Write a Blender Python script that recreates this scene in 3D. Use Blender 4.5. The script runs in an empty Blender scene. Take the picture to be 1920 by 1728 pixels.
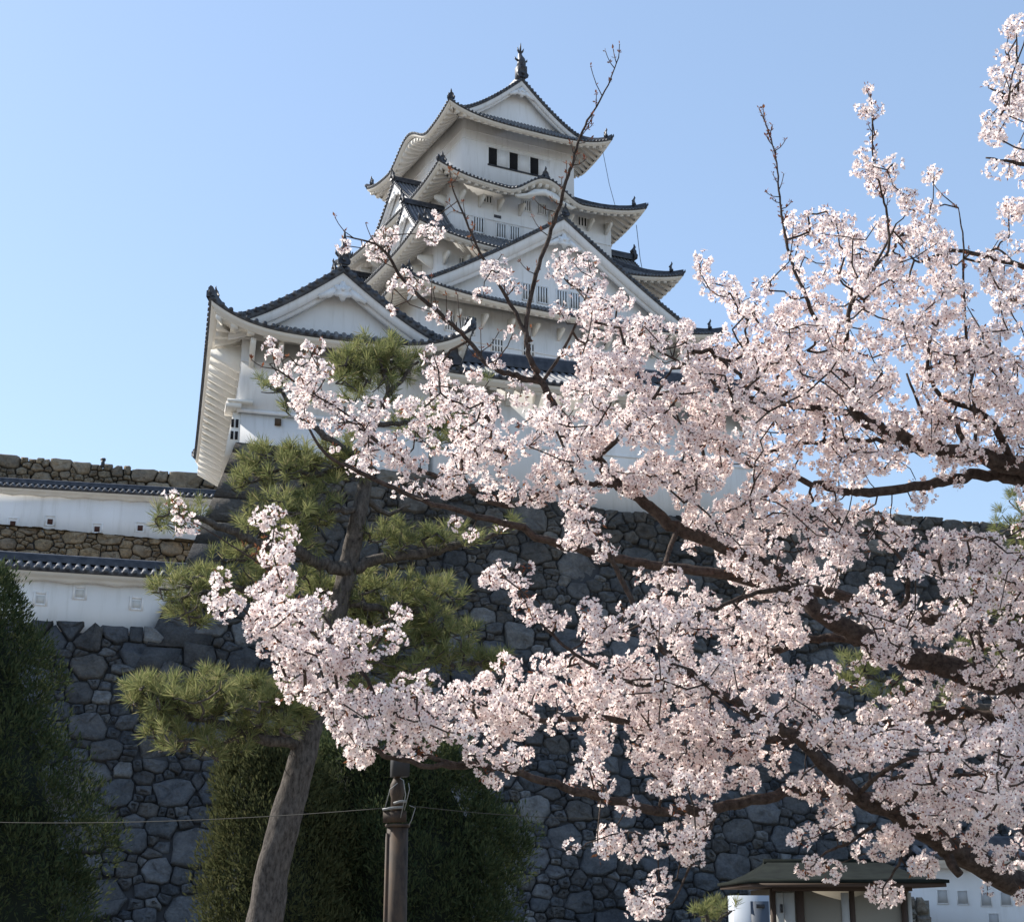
import bpy, math, random
import numpy as np
from mathutils import Vector, noise as mnoise
R = math.radians
C = bpy.context.scene.collection
SC = bpy.context.scene

# ------------------------------------------------------------------ camera
F, PITCH, EYE = 2876.0, R(16.28), 1.6            # focal length in photo pixels, tilt, eye height
cam_d = bpy.data.cameras.new('camera'); cam = bpy.data.objects.new('camera', cam_d); C.objects.link(cam)
cam.location = (0, 0, EYE); cam.rotation_euler = (R(90) + PITCH, 0, 0)
cam_d.sensor_fit = 'HORIZONTAL'; cam_d.sensor_width = 36.0; cam_d.lens = 36.0*F/1920.0
cam_d.clip_start = 0.1; cam_d.clip_end = 5000
SC.camera = cam

# ------------------------------------------------------------------ sky and sun
SUN_EL, SUN_AZ = R(40), math.atan2(-0.87, 0.38)  # azimuth measured from +Y towards +X
w = bpy.data.worlds.new('World'); SC.world = w; w.use_nodes = True
nt = w.node_tree; nt.nodes.clear()
sky = nt.nodes.new('ShaderNodeTexSky'); sky.sky_type = 'NISHITA'; sky.sun_disc = False
sky.sun_elevation = SUN_EL; sky.sun_rotation = SUN_AZ
sky.altitude = 0; sky.air_density = 1.25; sky.dust_density = 0.7; sky.ozone_density = 4.0
bg = nt.nodes.new('ShaderNodeBackground'); bg.inputs['Strength'].default_value = 0.12
wo = nt.nodes.new('ShaderNodeOutputWorld')
tint = nt.nodes.new('ShaderNodeMix'); tint.data_type = 'RGBA'; tint.blend_type = 'MULTIPLY'; tint.inputs[0].default_value = 1.0; tint.inputs[7].default_value = (1.06, 0.975, 0.955, 1)
nt.links.new(sky.outputs[0], tint.inputs[6]); hz = nt.nodes.new('ShaderNodeMix'); hz.data_type = 'RGBA'; hz.inputs[0].default_value = 0.42; hz.inputs[7].default_value = (1.8, 2.5, 3.45, 1)      # thin even haze over the whole sky
nt.links.new(tint.outputs[2], hz.inputs[6]); nt.links.new(hz.outputs[2], bg.inputs[0]); nt.links.new(bg.outputs[0], wo.inputs[0])
sun_d = bpy.data.lights.new('sun', 'SUN'); sun_d.energy = 4.2; sun_d.angle = R(0.53); sun_d.color = (1, 0.94, 0.85)
sun = bpy.data.objects.new('sun', sun_d); C.objects.link(sun)
sv = Vector((math.sin(SUN_AZ)*math.cos(SUN_EL), math.cos(SUN_AZ)*math.cos(SUN_EL), math.sin(SUN_EL)))
sun.rotation_euler = sv.to_track_quat('Z', 'Y').to_euler()
SC.view_settings.view_transform = 'Standard'; SC.view_settings.look = 'None'
SC.view_settings.exposure = 0.98; SC.view_settings.gamma = 1.0
SC.cycles.max_bounces = 8; SC.cycles.transparent_max_bounces = 4
SC.cycles.use_denoising = True

# ------------------------------------------------------------------ picture point -> world point at a given distance
def at(px, py, Y):
    x = (px-960)/F; u = -(py-864)/F; c, s = math.cos(PITCH), math.sin(PITCH)
    r = (x, c-u*s, s+u*c); k = Y/r[1]
    return Vector((r[0]*k, Y, EYE+r[2]*k))

# ------------------------------------------------------------------ materials
def mat(name, col, rough=0.8, spec=0.3):
    m = bpy.data.materials.new(name); m.use_nodes = True
    b = m.node_tree.nodes['Principled BSDF']
    b.inputs['Base Color'].default_value = (*col, 1); b.inputs['Roughness'].default_value = rough
    b.inputs['Specular IOR Level'].default_value = spec
    return m
def nd(m, t, **kw):
    n = m.node_tree.nodes.new(t)
    for k, v in kw.items():
        if k in n.inputs: n.inputs[k].default_value = v
        else: setattr(n, k, v)
    return n
def ramp(m, src, stops):
    r = nd(m, 'ShaderNodeValToRGB'); e = r.color_ramp.elements
    while len(e) < len(stops): e.new(0.5)
    for el, (p, c) in zip(e, stops): el.position = p; el.color = (*c, 1)
    m.node_tree.links.new(src, r.inputs[0]); return r.outputs[0]
def mix(m, a, b, fac, mode='MULTIPLY'):
    x = nd(m, 'ShaderNodeMix', data_type='RGBA', blend_type=mode)
    L = m.node_tree.links
    for s, v in ((x.inputs[0], fac), (x.inputs[6], a), (x.inputs[7], b)):
        if hasattr(v, 'links'): L.new(v, s)
        elif isinstance(v, (int, float)): s.default_value = v
        else: s.default_value = (*v, 1)
    return x.outputs[2]
def noise_fac(m, scale, detail=6, rough=0.6, vec=None, stretch=None):
    n = nd(m, 'ShaderNodeTexNoise', Scale=scale, Detail=detail, Roughness=rough)
    g = nd(m, 'ShaderNodeNewGeometry'); src = g.outputs['Position']
    if stretch:
        mp = nd(m, 'ShaderNodeMapping'); mp.inputs['Scale'].default_value = stretch
        m.node_tree.links.new(src, mp.inputs[0]); src = mp.outputs[0]
    m.node_tree.links.new(src, n.inputs['Vector']); return n.outputs[0]
def set_col(m, out): m.node_tree.links.new(out, m.node_tree.nodes['Principled BSDF'].inputs['Base Color'])
def bump(m, h, strength=0.5, dist=0.05):
    b = nd(m, 'ShaderNodeBump', Strength=strength, Distance=dist)
    m.node_tree.links.new(h, b.inputs['Height'])
    m.node_tree.links.new(b.outputs[0], m.node_tree.nodes['Principled BSDF'].inputs['Normal'])
def island(m): return nd(m, 'ShaderNodeNewGeometry').outputs['Random Per Island']

MAT = {}
m = MAT['plaster'] = mat('white_plaster', (0.82, 0.81, 0.79), 0.85)
f1 = ramp(m, noise_fac(m, 0.5, 5, 0.6, stretch=(1, 1, 0.25)), [(0.3, (0.84, 0.83, 0.81)), (0.62, (1, 1, 1))])
f2 = ramp(m, noise_fac(m, 3.5, 4, 0.6, stretch=(1, 1, 0.12)), [(0.28, (0.74, 0.73, 0.7)), (0.48, (1, 1, 1))])
set_col(m, mix(m, mix(m, (0.86, 0.86, 0.86), f1, 0.6), f2, 0.5))
m = MAT['plaster_warm'] = mat('eave_plaster', (0.8, 0.77, 0.7), 0.85)
f1 = ramp(m, noise_fac(m, 1.2, 5), [(0.3, (0.84, 0.8, 0.72)), (0.65, (1, 1, 1))])
set_col(m, mix(m, (0.86, 0.835, 0.785), f1, 0.5))
def tile_mat(name, a, b, sp=0.35, rough=0.5):
    m = mat(name, a, rough, 0.45)
    c = mix(m, a, b, ramp(m, noise_fac(m, 4.0, 5), [(0.35, (0, 0, 0)), (0.7, (1, 1, 1))]), 'MIX')
    set_col(m, c); return m
MAT['tile'] = tile_mat('roof_tile', (0.034, 0.037, 0.048), (0.075, 0.08, 0.095))
MAT['tile_round'] = tile_mat('round_tile', (0.09, 0.095, 0.105), (0.2, 0.2, 0.205))
MAT['tile_end'] = tile_mat('tile_end', (0.025, 0.028, 0.038), (0.12, 0.125, 0.135))
MAT['ridge'] = tile_mat('ridge_tile', (0.025, 0.027, 0.034), (0.07, 0.072, 0.082))
MAT['dark'] = mat('opening_shade_panel', (0.015, 0.015, 0.018), 0.9)  # flat panels painted dark for the shade inside windows and slots
MAT['wood'] = mat('weathered_wood', (0.09, 0.06, 0.04), 0.8)

def stone_mat(name, cols, stain=(0.45, 0.42, 0.36), dark=0.55, warm=(1.12, 1.02, 0.9)):
    m = mat(name, cols[0], 0.9, 0.2)
    isl = island(m); n = len(cols)
    base = ramp(m, isl, [(i/(n-1), c) for i, c in enumerate(cols)])
    f1 = ramp(m, noise_fac(m, 2.2, 8, 0.7), [(0.3, (dark, dark, dark)), (0.5, (0.9, 0.9, 0.9)), (0.75, (1.25, 1.22, 1.15))])
    f2 = ramp(m, noise_fac(m, 0.25, 4, 0.6, stretch=(1, 1, 0.5)), [(0.35, (0.62, 0.64, 0.66)), (0.65, (1.1, 1.08, 1.05))])
    f3 = ramp(m, noise_fac(m, 11, 5, 0.7), [(0.4, (0.75, 0.75, 0.75)), (0.62, (1.08, 1.08, 1.08))])
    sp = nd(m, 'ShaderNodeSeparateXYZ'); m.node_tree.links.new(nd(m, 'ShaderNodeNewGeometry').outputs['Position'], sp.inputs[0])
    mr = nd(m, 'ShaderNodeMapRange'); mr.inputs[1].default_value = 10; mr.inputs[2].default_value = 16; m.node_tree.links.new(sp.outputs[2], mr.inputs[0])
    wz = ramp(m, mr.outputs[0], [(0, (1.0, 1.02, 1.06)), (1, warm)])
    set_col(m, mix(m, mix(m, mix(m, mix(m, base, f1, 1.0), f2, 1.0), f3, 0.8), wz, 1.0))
    bump(m, noise_fac(m, 4.5, 9, 0.75), 1.0, 0.2)
    return m
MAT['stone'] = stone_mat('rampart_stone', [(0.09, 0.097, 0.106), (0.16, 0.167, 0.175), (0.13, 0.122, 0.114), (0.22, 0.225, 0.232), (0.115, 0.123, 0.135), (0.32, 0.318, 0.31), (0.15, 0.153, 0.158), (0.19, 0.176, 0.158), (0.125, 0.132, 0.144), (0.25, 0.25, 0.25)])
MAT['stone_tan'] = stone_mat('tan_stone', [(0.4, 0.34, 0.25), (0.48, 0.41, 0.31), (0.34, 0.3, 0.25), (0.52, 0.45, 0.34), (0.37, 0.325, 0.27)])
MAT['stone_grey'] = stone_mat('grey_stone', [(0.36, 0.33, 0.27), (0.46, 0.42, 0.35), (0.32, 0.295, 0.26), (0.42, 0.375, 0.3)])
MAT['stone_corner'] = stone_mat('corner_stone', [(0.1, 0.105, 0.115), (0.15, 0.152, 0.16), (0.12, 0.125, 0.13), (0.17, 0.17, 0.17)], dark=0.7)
MAT['joint'] = mat('deep_joint', (0.05, 0.05, 0.052), 0.95)

# ------------------------------------------------------------------ mesh builder
class MB:
    def __init__(s): s.v = []; s.f = []; s.n = 0
    def add(s, V, faces, m=0):
        V = np.asarray(V, float).reshape(-1, 3)
        s.v.append(V)
        if isinstance(faces, np.ndarray): s.f.append((faces + s.n, m))
        else:
            by = {}
            for f in faces: by.setdefault(len(f), []).append(f)
            for k, L in by.items(): s.f.append((np.array(L, int) + s.n, m))
        s.n += len(V)
    def grid(s, P, m=0, colmat=None, flip=False):
        P = np.asarray(P, float); a, b = P.shape[:2]
        i = np.arange(a*b).reshape(a, b)
        q = np.stack([i[:-1, :-1], i[:-1, 1:], i[1:, 1:], i[1:, :-1]], -1)
        base = s.n; s.v.append(P.reshape(-1, 3)); s.n += a*b
        if colmat is None: s.f.append((q.reshape(-1, 4) + base, m))
        else:
            cm = np.asarray(colmat)
            for k in set(cm.tolist()): s.f.append((q[:, cm == k].reshape(-1, 4) + base, int(k)))
    def box(s, c, d, m=0, rot=0.0):
        x, y, z = np.array(d)/2.0
        V = np.array([[sx*x, sy*y, sz*z] for sz in (-1, 1) for sx, sy in ((-1, -1), (1, -1), (1, 1), (-1, 1))])
        if rot:
            cc, ss = math.cos(rot), math.sin(rot)
            V = np.stack([V[:, 0]*cc-V[:, 1]*ss, V[:, 0]*ss+V[:, 1]*cc, V[:, 2]], -1)
        s.add(V + np.array(c), [(3, 2, 1, 0), (4, 5, 6, 7), (0, 1, 5, 4), (1, 2, 6, 5), (2, 3, 7, 6), (3, 0, 4, 7)], m)
    def hull8(s, V, m=0):  # 8 corners: bottom ring then top ring
        s.add(V, [(3, 2, 1, 0), (4, 5, 6, 7), (0, 1, 5, 4), (1, 2, 6, 5), (2, 3, 7, 6), (3, 0, 4, 7)], m)
    def tube(s, pts, rad, n=8, m=0, caps=True, jit=0.0, rng=None):
        P = np.asarray(pts, float); k = len(P)
        rad = np.full(k, rad) if np.isscalar(rad) else np.asarray(rad, float)
        T = np.gradient(P, axis=0); T /= np.linalg.norm(T, axis=1)[:, None] + 1e-9
        up = np.array([0, 0, 1.0]) if abs(T[0][2]) < 0.9 else np.array([1.0, 0, 0])
        A = np.cross(T, up); A /= np.linalg.norm(A, axis=1)[:, None] + 1e-9
        for i in range(1, k):   # keep the ring from spinning
            a = A[i-1] - T[i]*np.dot(A[i-1], T[i]); A[i] = a/(np.linalg.norm(a)+1e-9)
        B = np.cross(T, A); th = np.linspace(0, 2*np.pi, n, endpoint=False)
        rr = rad[:, None]*np.ones((k, n))
        if jit:
            o_ = rng.uniform(0, 99); s_ = np.concatenate([[0], np.cumsum(np.linalg.norm(np.diff(P, axis=0), axis=1))])
            def fb_(i, j):
                r_ = rad[i]; v = Vector((math.cos(th[j])*1.3+o_, math.sin(th[j])*1.3, s_[i]/(r_*3.2+.004)))
                return mnoise.noise(v) + .6*mnoise.noise(v*2.7)
            rr = rr*(1 + jit*np.array([[fb_(i, j) for j in range(n)] for i in range(k)]))
        V = P[:, None] + rr[..., None]*(np.cos(th)[None, :, None]*A[:, None] + np.sin(th)[None, :, None]*B[:, None])
        i = np.arange(k*n).reshape(k, n); j = np.roll(i, -1, axis=1)
        q = np.stack([i[:-1], j[:-1], j[1:], i[1:]], -1).reshape(-1, 4)
        base = s.n; s.v.append(V.reshape(-1, 3)); s.n += k*n; s.f.append((q + base, m))
        if caps:
            s.f.append((np.array([list(range(n-1, -1, -1))]) + base, m)); s.f.append((np.array([list(range(n))]) + base + (k-1)*n, m))
    def disc_prism(s, c, axis, r, h, n=8, m=0):
        c = np.array(c, float); a = np.array(axis, float); a /= np.linalg.norm(a)
        s.tube([c - a*h/2, c + a*h/2], r, n, m)
    def lathe(s, c, prof, n=12, m=0, sc=(1, 1)):
        c = np.array(c, float)
        th = np.linspace(0, 2*np.pi, n, endpoint=False)
        V = np.array([[[c[0]+r*sc[0]*math.cos(t), c[1]+r*sc[1]*math.sin(t), c[2]+z] for t in th] for r, z in prof])
        k = len(prof); i = np.arange(k*n).reshape(k, n); j = np.roll(i, -1, axis=1)
        q = np.stack([i[:-1], j[:-1], j[1:], i[1:]], -1).reshape(-1, 4)
        base = s.n; s.v.append(V.reshape(-1, 3)); s.n += k*n; s.f.append((q+base, m))
        s.f.append((np.array([list(range(n-1, -1, -1))])+base, m)); s.f.append((np.array([list(range(n))])+base+(k-1)*n, m))
    def prism(s, poly, M, o0, o1, m=0):   # polygon in (l, z), extruded along o
        k = len(poly)
        V = [M(l, o0, z) for l, z in poly] + [M(l, o1, z) for l, z in poly]
        s.add(V, [tuple(range(k-1, -1, -1)), tuple(range(k, 2*k))] + [(i, (i+1) % k, k+(i+1) % k, k+i) for i in range(k)], m)
    def build(s, name, mats, parent=None, xf=None, smooth=False, origin=None):
        V = np.concatenate(s.v) if s.v else np.zeros((0, 3))
        if xf is not None: V = xf(V)
        off = np.zeros(3) if parent is None else np.array(world_loc(parent))
        if origin is not None: org = np.array(origin, float)
        elif parent is None and len(V): org = np.array([(V[:, 0].min()+V[:, 0].max())/2, (V[:, 1].min()+V[:, 1].max())/2, V[:, 2].min()])
        else: org = off
        V = V - org
        me = bpy.data.meshes.new(name)
        me.vertices.add(len(V)); me.vertices.foreach_set('co', V.astype(np.float32).ravel())
        loops = np.concatenate([f.ravel() for f, _ in s.f]); tot = np.concatenate([np.full(len(f), f.shape[1]) for f, _ in s.f])
        mi = np.concatenate([np.full(len(f), k) for f, k in s.f])
        me.loops.add(len(loops)); me.loops.foreach_set('vertex_index', loops.astype(np.int32))
        me.polygons.add(len(tot)); st = np.concatenate([[0], np.cumsum(tot)[:-1]])
        me.polygons.foreach_set('loop_start', st.astype(np.int32)); me.polygons.foreach_set('loop_total', tot.astype(np.int32))
        me.polygons.foreach_set('material_index', mi.astype(np.int32))
        if smooth: me.polygons.foreach_set('use_smooth', np.ones(len(tot), bool))
        me.update(calc_edges=True); me.validate()
        for mm in (mats if isinstance(mats, (list, tuple)) else [mats]): me.materials.append(mm)
        o = bpy.data.objects.new(name, me); C.objects.link(o)
        if parent is not None: o.parent = parent; o.location = Vector(org - off)
        else: o.location = Vector(org)
        return o
def world_loc(o):
    v = Vector(o.location)
    while o.parent is not None: o = o.parent; v = v + Vector(o.location)
    return v
def tag(o, label=None, cat=None, group=None, kind=None):
    for k, v in (('label', label), ('category', cat), ('group', group), ('kind', kind)):
        if v: o[k] = v
    return o
def empty(name, loc, label, cat, group=None):
    o = bpy.data.objects.new(name, None); C.objects.link(o); o.location = loc; o.empty_display_size = 0.3
    return tag(o, label, cat, group)
def frame(origin, ax, ay):        # local (X, Y, Z) -> world, axes may be skewed
    o = np.array(origin, float); a = np.array(ax, float); b = np.array(ay, float)
    def xf(V): return o + V[:, :1]*a + V[:, 1:2]*b + V[:, 2:3]*np.array([0, 0, 1.0])
    return xf

# ================================================================== roofs
def sides(cx, cy):
    def st(x, y, z): return np.stack(np.broadcast_arrays(x, y, z), -1).astype(float)
    return {'front': lambda l, o, z: st(cx+np.asarray(l), cy-np.asarray(o), z), 'back': lambda l, o, z: st(cx-np.asarray(l), cy+np.asarray(o), z),
            'left': lambda l, o, z: st(cx-np.asarray(o), cy-np.asarray(l), z), 'right': lambda l, o, z: st(cx+np.asarray(o), cy+np.asarray(l), z)}
TOFF = np.array([-.5, -.30, -.24, -.12, .12, .24, .30]); THGT = np.array([0, 0, .55, 1, 1, .55, 0]); TCOL = [0, 1, 1, 1, 1, 1, 0]
def tile_cols(a, b, sp):
    n = max(1, int(round((b-a)/sp))); sp = (b-a)/n
    cen = a + sp*(np.arange(n)+.5)
    ls = np.concatenate([(cen[:, None] + TOFF[None]*sp).ravel(), [b]]); h = np.concatenate([np.tile(THGT, n), [0]])
    return ls, h, (TCOL*n), cen
def roof_slope(T, M, ii, io, oi, oo, zf, rows=7, sp=.3, bh=.085, ends=True, detail=True):
    """one slope; ii / io = half lengths at the upper and lower edge, oi -> oo outwards, zf(l, t, c)"""
    if detail: ls, hb, cm, cen = tile_cols(-io, io, sp)
    else: ls = np.linspace(-io, io, 25); hb = ls*0; cm = [0]*24; cen = []
    P = []
    for t in np.linspace(0, 1, rows):
        L = ii + (io-ii)*t; lc = np.clip(ls, -L, L); inside = np.abs(ls) < L
        P.append(M(lc, oi+(oo-oi)*t, zf(lc, t, lc/L) + hb*bh*inside))
    T.grid(np.array(P), 0, cm if detail else None)
    ze = zf(ls, 1.0, ls/io)
    T.grid(np.array([P[-1], M(ls, oo+.01, ze-.1), M(ls, oo-.12, ze-.12)]), 2)
    if ends and detail:
        for c in cen:
            z = float(zf(np.array([c]), 1.0, np.array([c/io]))[0]) + .0
            a = M(c, oo-.1, z+.02); b = M(c, oo+.05, z+.02)
            T.tube([a, b], sp*.27, 8, 2)
def soffit(S, M, io, oo, ow, oi, ii, zf, lw, sp=.6, bw=.25, bd=.26, dz=.32):
    """white boarded underside with rafters, from wall plane ow out to the eave oo"""
    n = max(2, int(round(2*io/sp))); s = 2*io/n
    cen = -io + s*(np.arange(n)+.5)
    off = np.array([-.5, -bw/2/s-.001, -bw/2/s, bw/2/s, bw/2/s+.001]); hb = np.array([0, 0, 1, 1, 0])
    ls = np.concatenate([(cen[:, None]+off*s).ravel(), [io]]); h = np.concatenate([np.tile(hb, n), [0]])
    P = []
    for k, o in enumerate(np.linspace(ow-.05, oo-.3, 5)):
        t = (o-oi)/(oo-oi); L = ii+(io-ii)*t; lc = np.clip(ls, -L, L)
        P.append(M(lc, o, zf(lc, t, lc/L)-dz-bd*h))
    t = (oo-.3-oi)/(oo-oi); L = ii+(io-ii)*t; lc = np.clip(ls, -L, L)
    P.append(M(lc, oo-.3, zf(lc, t, lc/L)-.26))
    S.grid(np.array(P))
    ll = np.linspace(-io, io, 121); z = zf(ll, 1.0, ll/io)       # eave boards
    def L2(o): return np.clip(ll, -(ii+(io-ii)*(o-oi)/(oo-oi)), ii+(io-ii)*(o-oi)/(oo-oi))
    S.grid(np.array([M(L2(oo-.06), oo-.06, z-.1), M(L2(oo-.08), oo-.08, z-.24), M(L2(oo-.2), oo-.2, z-.25), M(L2(oo-.2), oo-.2, z-.33), M(L2(oo-.34), oo-.34, z-.33)]))
def ridge_run(B, pts, w=.3, h=.34, m=0):
    P = np.asarray(pts, float); T = np.gradient(P, axis=0); T[:, 2] = 0; T /= np.linalg.norm(T, axis=1)[:, None]+1e-9
    N = np.stack([-T[:, 1], T[:, 0], 0*T[:, 0]], -1)
    up = np.array([0, 0, 1.0])
    prof = [(-.5, -.1), (-.5, .55), (-.3, .6), (-.3, .85), (0, 1.05), (.3, .85), (.3, .6), (.5, .55), (.5, -.1)]
    G = np.array([[p + n*w*a + up*h*b for a, b in prof] for p, n in zip(P, N)])
    B.grid(G, m)
    for e in (0, -1): B.add(G[e], [tuple(range(9))], m)
def finial(B, p, d, s=1.0, m=0):
    """demon-face end tile with a curled horn; d = outward direction"""
    d = np.array(d, float); d[2] = 0; d /= np.linalg.norm(d); n = np.array([-d[1], d[0], 0]); u = np.array([0, 0, 1.0]); p = np.array(p, float)
    poly = [(-.42, -.1), (-.5, .18), (-.34, .34), (-.3, .6), (-.12, .78), (0, .82), (.12, .78), (.3, .6), (.34, .34), (.5, .18), (.42, -.1)]
    k = len(poly); V = [p + n*a*s + u*b*s + d*.06*s for a, b in poly] + [p + n*a*s*.8 + u*b*s*.92 - d*.16*s for a, b in poly]
    B.add(V, [tuple(range(k)), tuple(range(2*k-1, k-1, -1))] + [(i, (i+1) % k, k+(i+1) % k, k+i) for i in range(k)], m)
    B.tube([p+u*.55*s-d*.2*s, p+u*.8*s, p+u*1.0*s+d*.1*s, p+u*1.22*s+d*.05*s], [.13*s, .12*s, .1*s, .03*s], 6, m)
    B.tube([p+u*.2*s, p+u*.22*s+d*.22*s], .13*s, 7, m)
def upturn(B, p, d, s=1.0, m=0):
    d = np.array(d, float); d[2] = 0; d /= np.linalg.norm(d); u = np.array([0, 0, 1.0]); p = np.array(p, float)
    B.tube([p-d*.35*s+u*.1*s, p+u*.12*s, p+d*.18*s+u*.3*s, p+d*.2*s+u*.55*s], [.15*s, .15*s, .11*s, .03*s], 6, m)
def make_zf(zi, ze, lift, sag=1.25, kara=None):
    def zf(l, t, c):
        z = ze + (zi-ze)*(1-t)**sag + lift*t*t*(.8*np.abs(c)**4 + .2*np.abs(c)**2)
        if kara:
            x = (np.asarray(l)-kara[0])/kara[1]
            z = z + kara[2]*np.where(np.abs(x) < 1, .5*(1+np.cos(np.pi*np.clip(x, -1, 1))), 0)*np.clip(t, 0, 1.2)**1.3
        return z
    return zf
def skirt_roof(T, S, Rg, Fn, cx, cy, wi, di, wo, do, zi, ze, lift, wall, sp=.3, karas={}, hip0=0.0, fs=1.0, faces=('front', 'left', 'right'), sag=1.25, rb=.26):
    Ms = sides(cx, cy)
    for k in ('front', 'left', 'right', 'back'):
        fb = k in ('front', 'back')
        ii, io, oi, oo = (wi, wo, di, do) if fb else (di, do, wi, wo)
        zf = make_zf(zi, ze, lift, sag, karas.get(k))
        det = k in faces
        roof_slope(T, Ms[k], ii, io, oi, oo, zf, sp=sp, detail=det, rows=8)
        ow = wall[1] if fb else wall[0]
        if k != 'back' or True: soffit(S, Ms[k], io, oo, ow, oi, ii, zf, 0, bd=rb)
    zf = make_zf(zi, ze, lift, sag)
    for sx in (-1, 1):
        for sy in (-1, 1):
            pts = []
            for t in np.linspace(hip0, 1.0, 9):
                z = float(zf(np.array([1.0]), t, np.array([1.0]))[0])
                pts.append((cx+sx*(wi+(wo-wi)*t), cy+sy*(di+(do-di)*t), z+.02))
            Rg.append(MB()); ridge_run(Rg[-1], pts, .34, .36)
            d = (sx*(wo-wi), sy*(do-di), 0)
            q = np.array(pts[7])*.65 + np.array(pts[6])*.35
            Fn.append(MB()); finial(Fn[-1], q + np.array([0, 0, .3]), d, .8*fs); Fn.append(MB()); upturn(Fn[-1], np.array(pts[-1]), d, .75*fs)
def gable(T, W, Bd, Rg, Fn, M, lc, G, zb, za, ov, depth, recess=.7, sp=.3, bw=.5, ex=1.22, over=1.04, ends=1.0, side=(-1, 1), roof_rows=9):
    prof = lambda s: zb + (za-zb)*np.sign(1-s)*np.abs(1-s)**ex
    n = 15; ss = np.linspace(0, over, n)
    cols, hb, cm, cen = tile_cols(0, depth, sp)
    for sg in side:
        P = np.array([M(lc+sg*G*s, ov-cols, prof(s)+.09*hb) for s in ss]); T.grid(P, 0, cm)
        # verge: dark strip with a row of round tile ends
        pl = lambda o, dz: M(lc+sg*G*ss, np.full(n, o), prof(ss)+dz)
        T.grid(np.array([pl(ov, .16), pl(ov+.03, .02), pl(ov+.03, -.16), pl(ov-.12, -.18)]), 2)
        L = G*1.0*math.hypot(1, (za-zb)/G); k = int(L/sp)
        for i in range(k):
            s = (i+.5)/k*over; c = M(lc+sg*G*s, ov+.0, prof(s)+.1)
            T.tube([M(lc+sg*G*s, ov-.1, prof(s)+.06), M(lc+sg*G*s, ov+.09, prof(s)+.06)], sp*.33, 8, 2)
        # bargeboard in two steps
        for (a, b, o, th) in ((-.17, -.17-bw, ov-.06, .2), (-.17-bw, -.17-bw*1.45, ov-.22, .2)):
            if a == -.17: Bd.append(MB())
            Bd[-1].grid(np.array([pl(o, a), pl(o, b), pl(o-th, b), pl(o-th, a)]))
        Bd[-1].grid(np.array([pl(ov-.05, -.2), pl(ov-recess-.1, -.2)]))          # boarded underside of the verge
    s2 = np.linspace(-1, 1, 31)
    ztop = prof(np.abs(s2))-.25
    A = M(lc+G*s2, np.full(31, ov-recess), np.maximum(ztop, zb-.5)); B2 = M(lc+G*s2, np.full(31, ov-recess), np.full(31, zb-.6))
    W.grid(np.array([A, B2]))
    pts = [M(lc, o, za+.05) for o in np.linspace(ov+.12, ov-depth, 6)]
    ridge_run(Rg, pts, .42*ends, .5*ends)
    finial(Fn, M(lc, ov+.14, za+.15), M(0, 1, 0)-M(0, 0, 0), ends)
def gegyo(B, M, lc, z, o, s):
    out = []
    for a in np.linspace(0, 2*np.pi, 40, endpoint=False):
        r = .5 + .1*math.cos(6*a) + .06*math.cos(2*a)
        out.append((lc+s*r*1.05*math.sin(a), z + s*r*.95*math.cos(a)))
    B.prism(out, M, o-.12, o, 0)
    for sg in (-1, 1):      # fins along the boards
        B.prism([(lc+sg*s*.3, z+s*.35), (lc+sg*s*1.5, z-s*.42), (lc+sg*s*1.35, z-s*.66), (lc+sg*s*1.05, z-s*.52), (lc+sg*s*.8, z-s*.5), (lc+sg*s*.45, z-s*.25)], M, o-.1, o-.02, 0)
    B.tube([M(lc, o-.02, z+s*.12), M(lc, o+.05, z+s*.12)], .14*s, 6, 0)
def each(L, name, m, parent, xf):
    for b in L: b.build(name, m, parent, xf)
def wall_ring(B, cx, cy, W, D, z0, z1, band=True):
    B.box((cx, cy, (z0+z1)/2), (2*W, 2*D, z1-z0))
def barred_window(parent, xf, M, l, z, w, h, nb, o):
    b = MB(); b.prism([(l-w/2, z-h/2), (l+w/2, z-h/2), (l+w/2, z+h/2), (l-w/2, z+h/2)], M, o-.02, o+.012)
    win = b.build('window', MAT['dark'], parent, xf)
    g = MB()
    for a in (-1, 1):
        g.prism([(l+a*w/2-.05, z-h/2-.05), (l+a*w/2+.05, z-h/2-.05), (l+a*w/2+.05, z+h/2+.05), (l+a*w/2-.05, z+h/2+.05)], M, o-.01, o+.07)
        g.prism([(l-w/2-.045, z+a*h/2-.05), (l+w/2+.045, z+a*h/2-.05), (l+w/2+.045, z+a*h/2+.05), (l-w/2-.045, z+a*h/2+.05)], M, o-.01, o+.067)
    for i in range(nb):
        x = l-w/2+w*(i+1)/(nb+1); g.prism([(x-.06, z-h/2), (x+.06, z-h/2), (x+.06, z+h/2), (x-.06, z+h/2)], M, o-.01, o+.06)
    g.build('bar_frame', MAT['plaster'], win, xf)
    return win
TM = lambda: [MAT['tile'], MAT['tile_round'], MAT['tile_end']]
def brackets(P, xf, M, ls, o, z, dn=.85, out=1.1):
    for l in ls:
        V = []; B = MB()
        for dl in (-.09, .09):
            V += [M(l+dl, o-.02, z-dn), M(l+dl, o+.14, z-dn), M(l+dl, o+out, z-.12), M(l+dl, o+out, z+.1), M(l+dl, o-.02, z+.35)]
        B.add(V, [(4, 3, 2, 1, 0), (5, 6, 7, 8, 9)] + [(i, (i+1) % 5, 5+(i+1) % 5, 5+i) for i in range(5)])
        B.build('eave_bracket', MAT['plaster_warm'], P, xf)

# ================================================================== the keep
KA = R(26.8)
kx = frame((-2.23, 115.25, 0), (math.cos(KA), math.sin(KA), 0), (-math.sin(KA), math.cos(KA), 0))
keep = empty('castle_keep', (-2.23, 115.25, 0), 'tall white castle keep of stacked grey tiled roofs rising behind the blossoms', 'castle')
KS = sides(0, 0)
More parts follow.
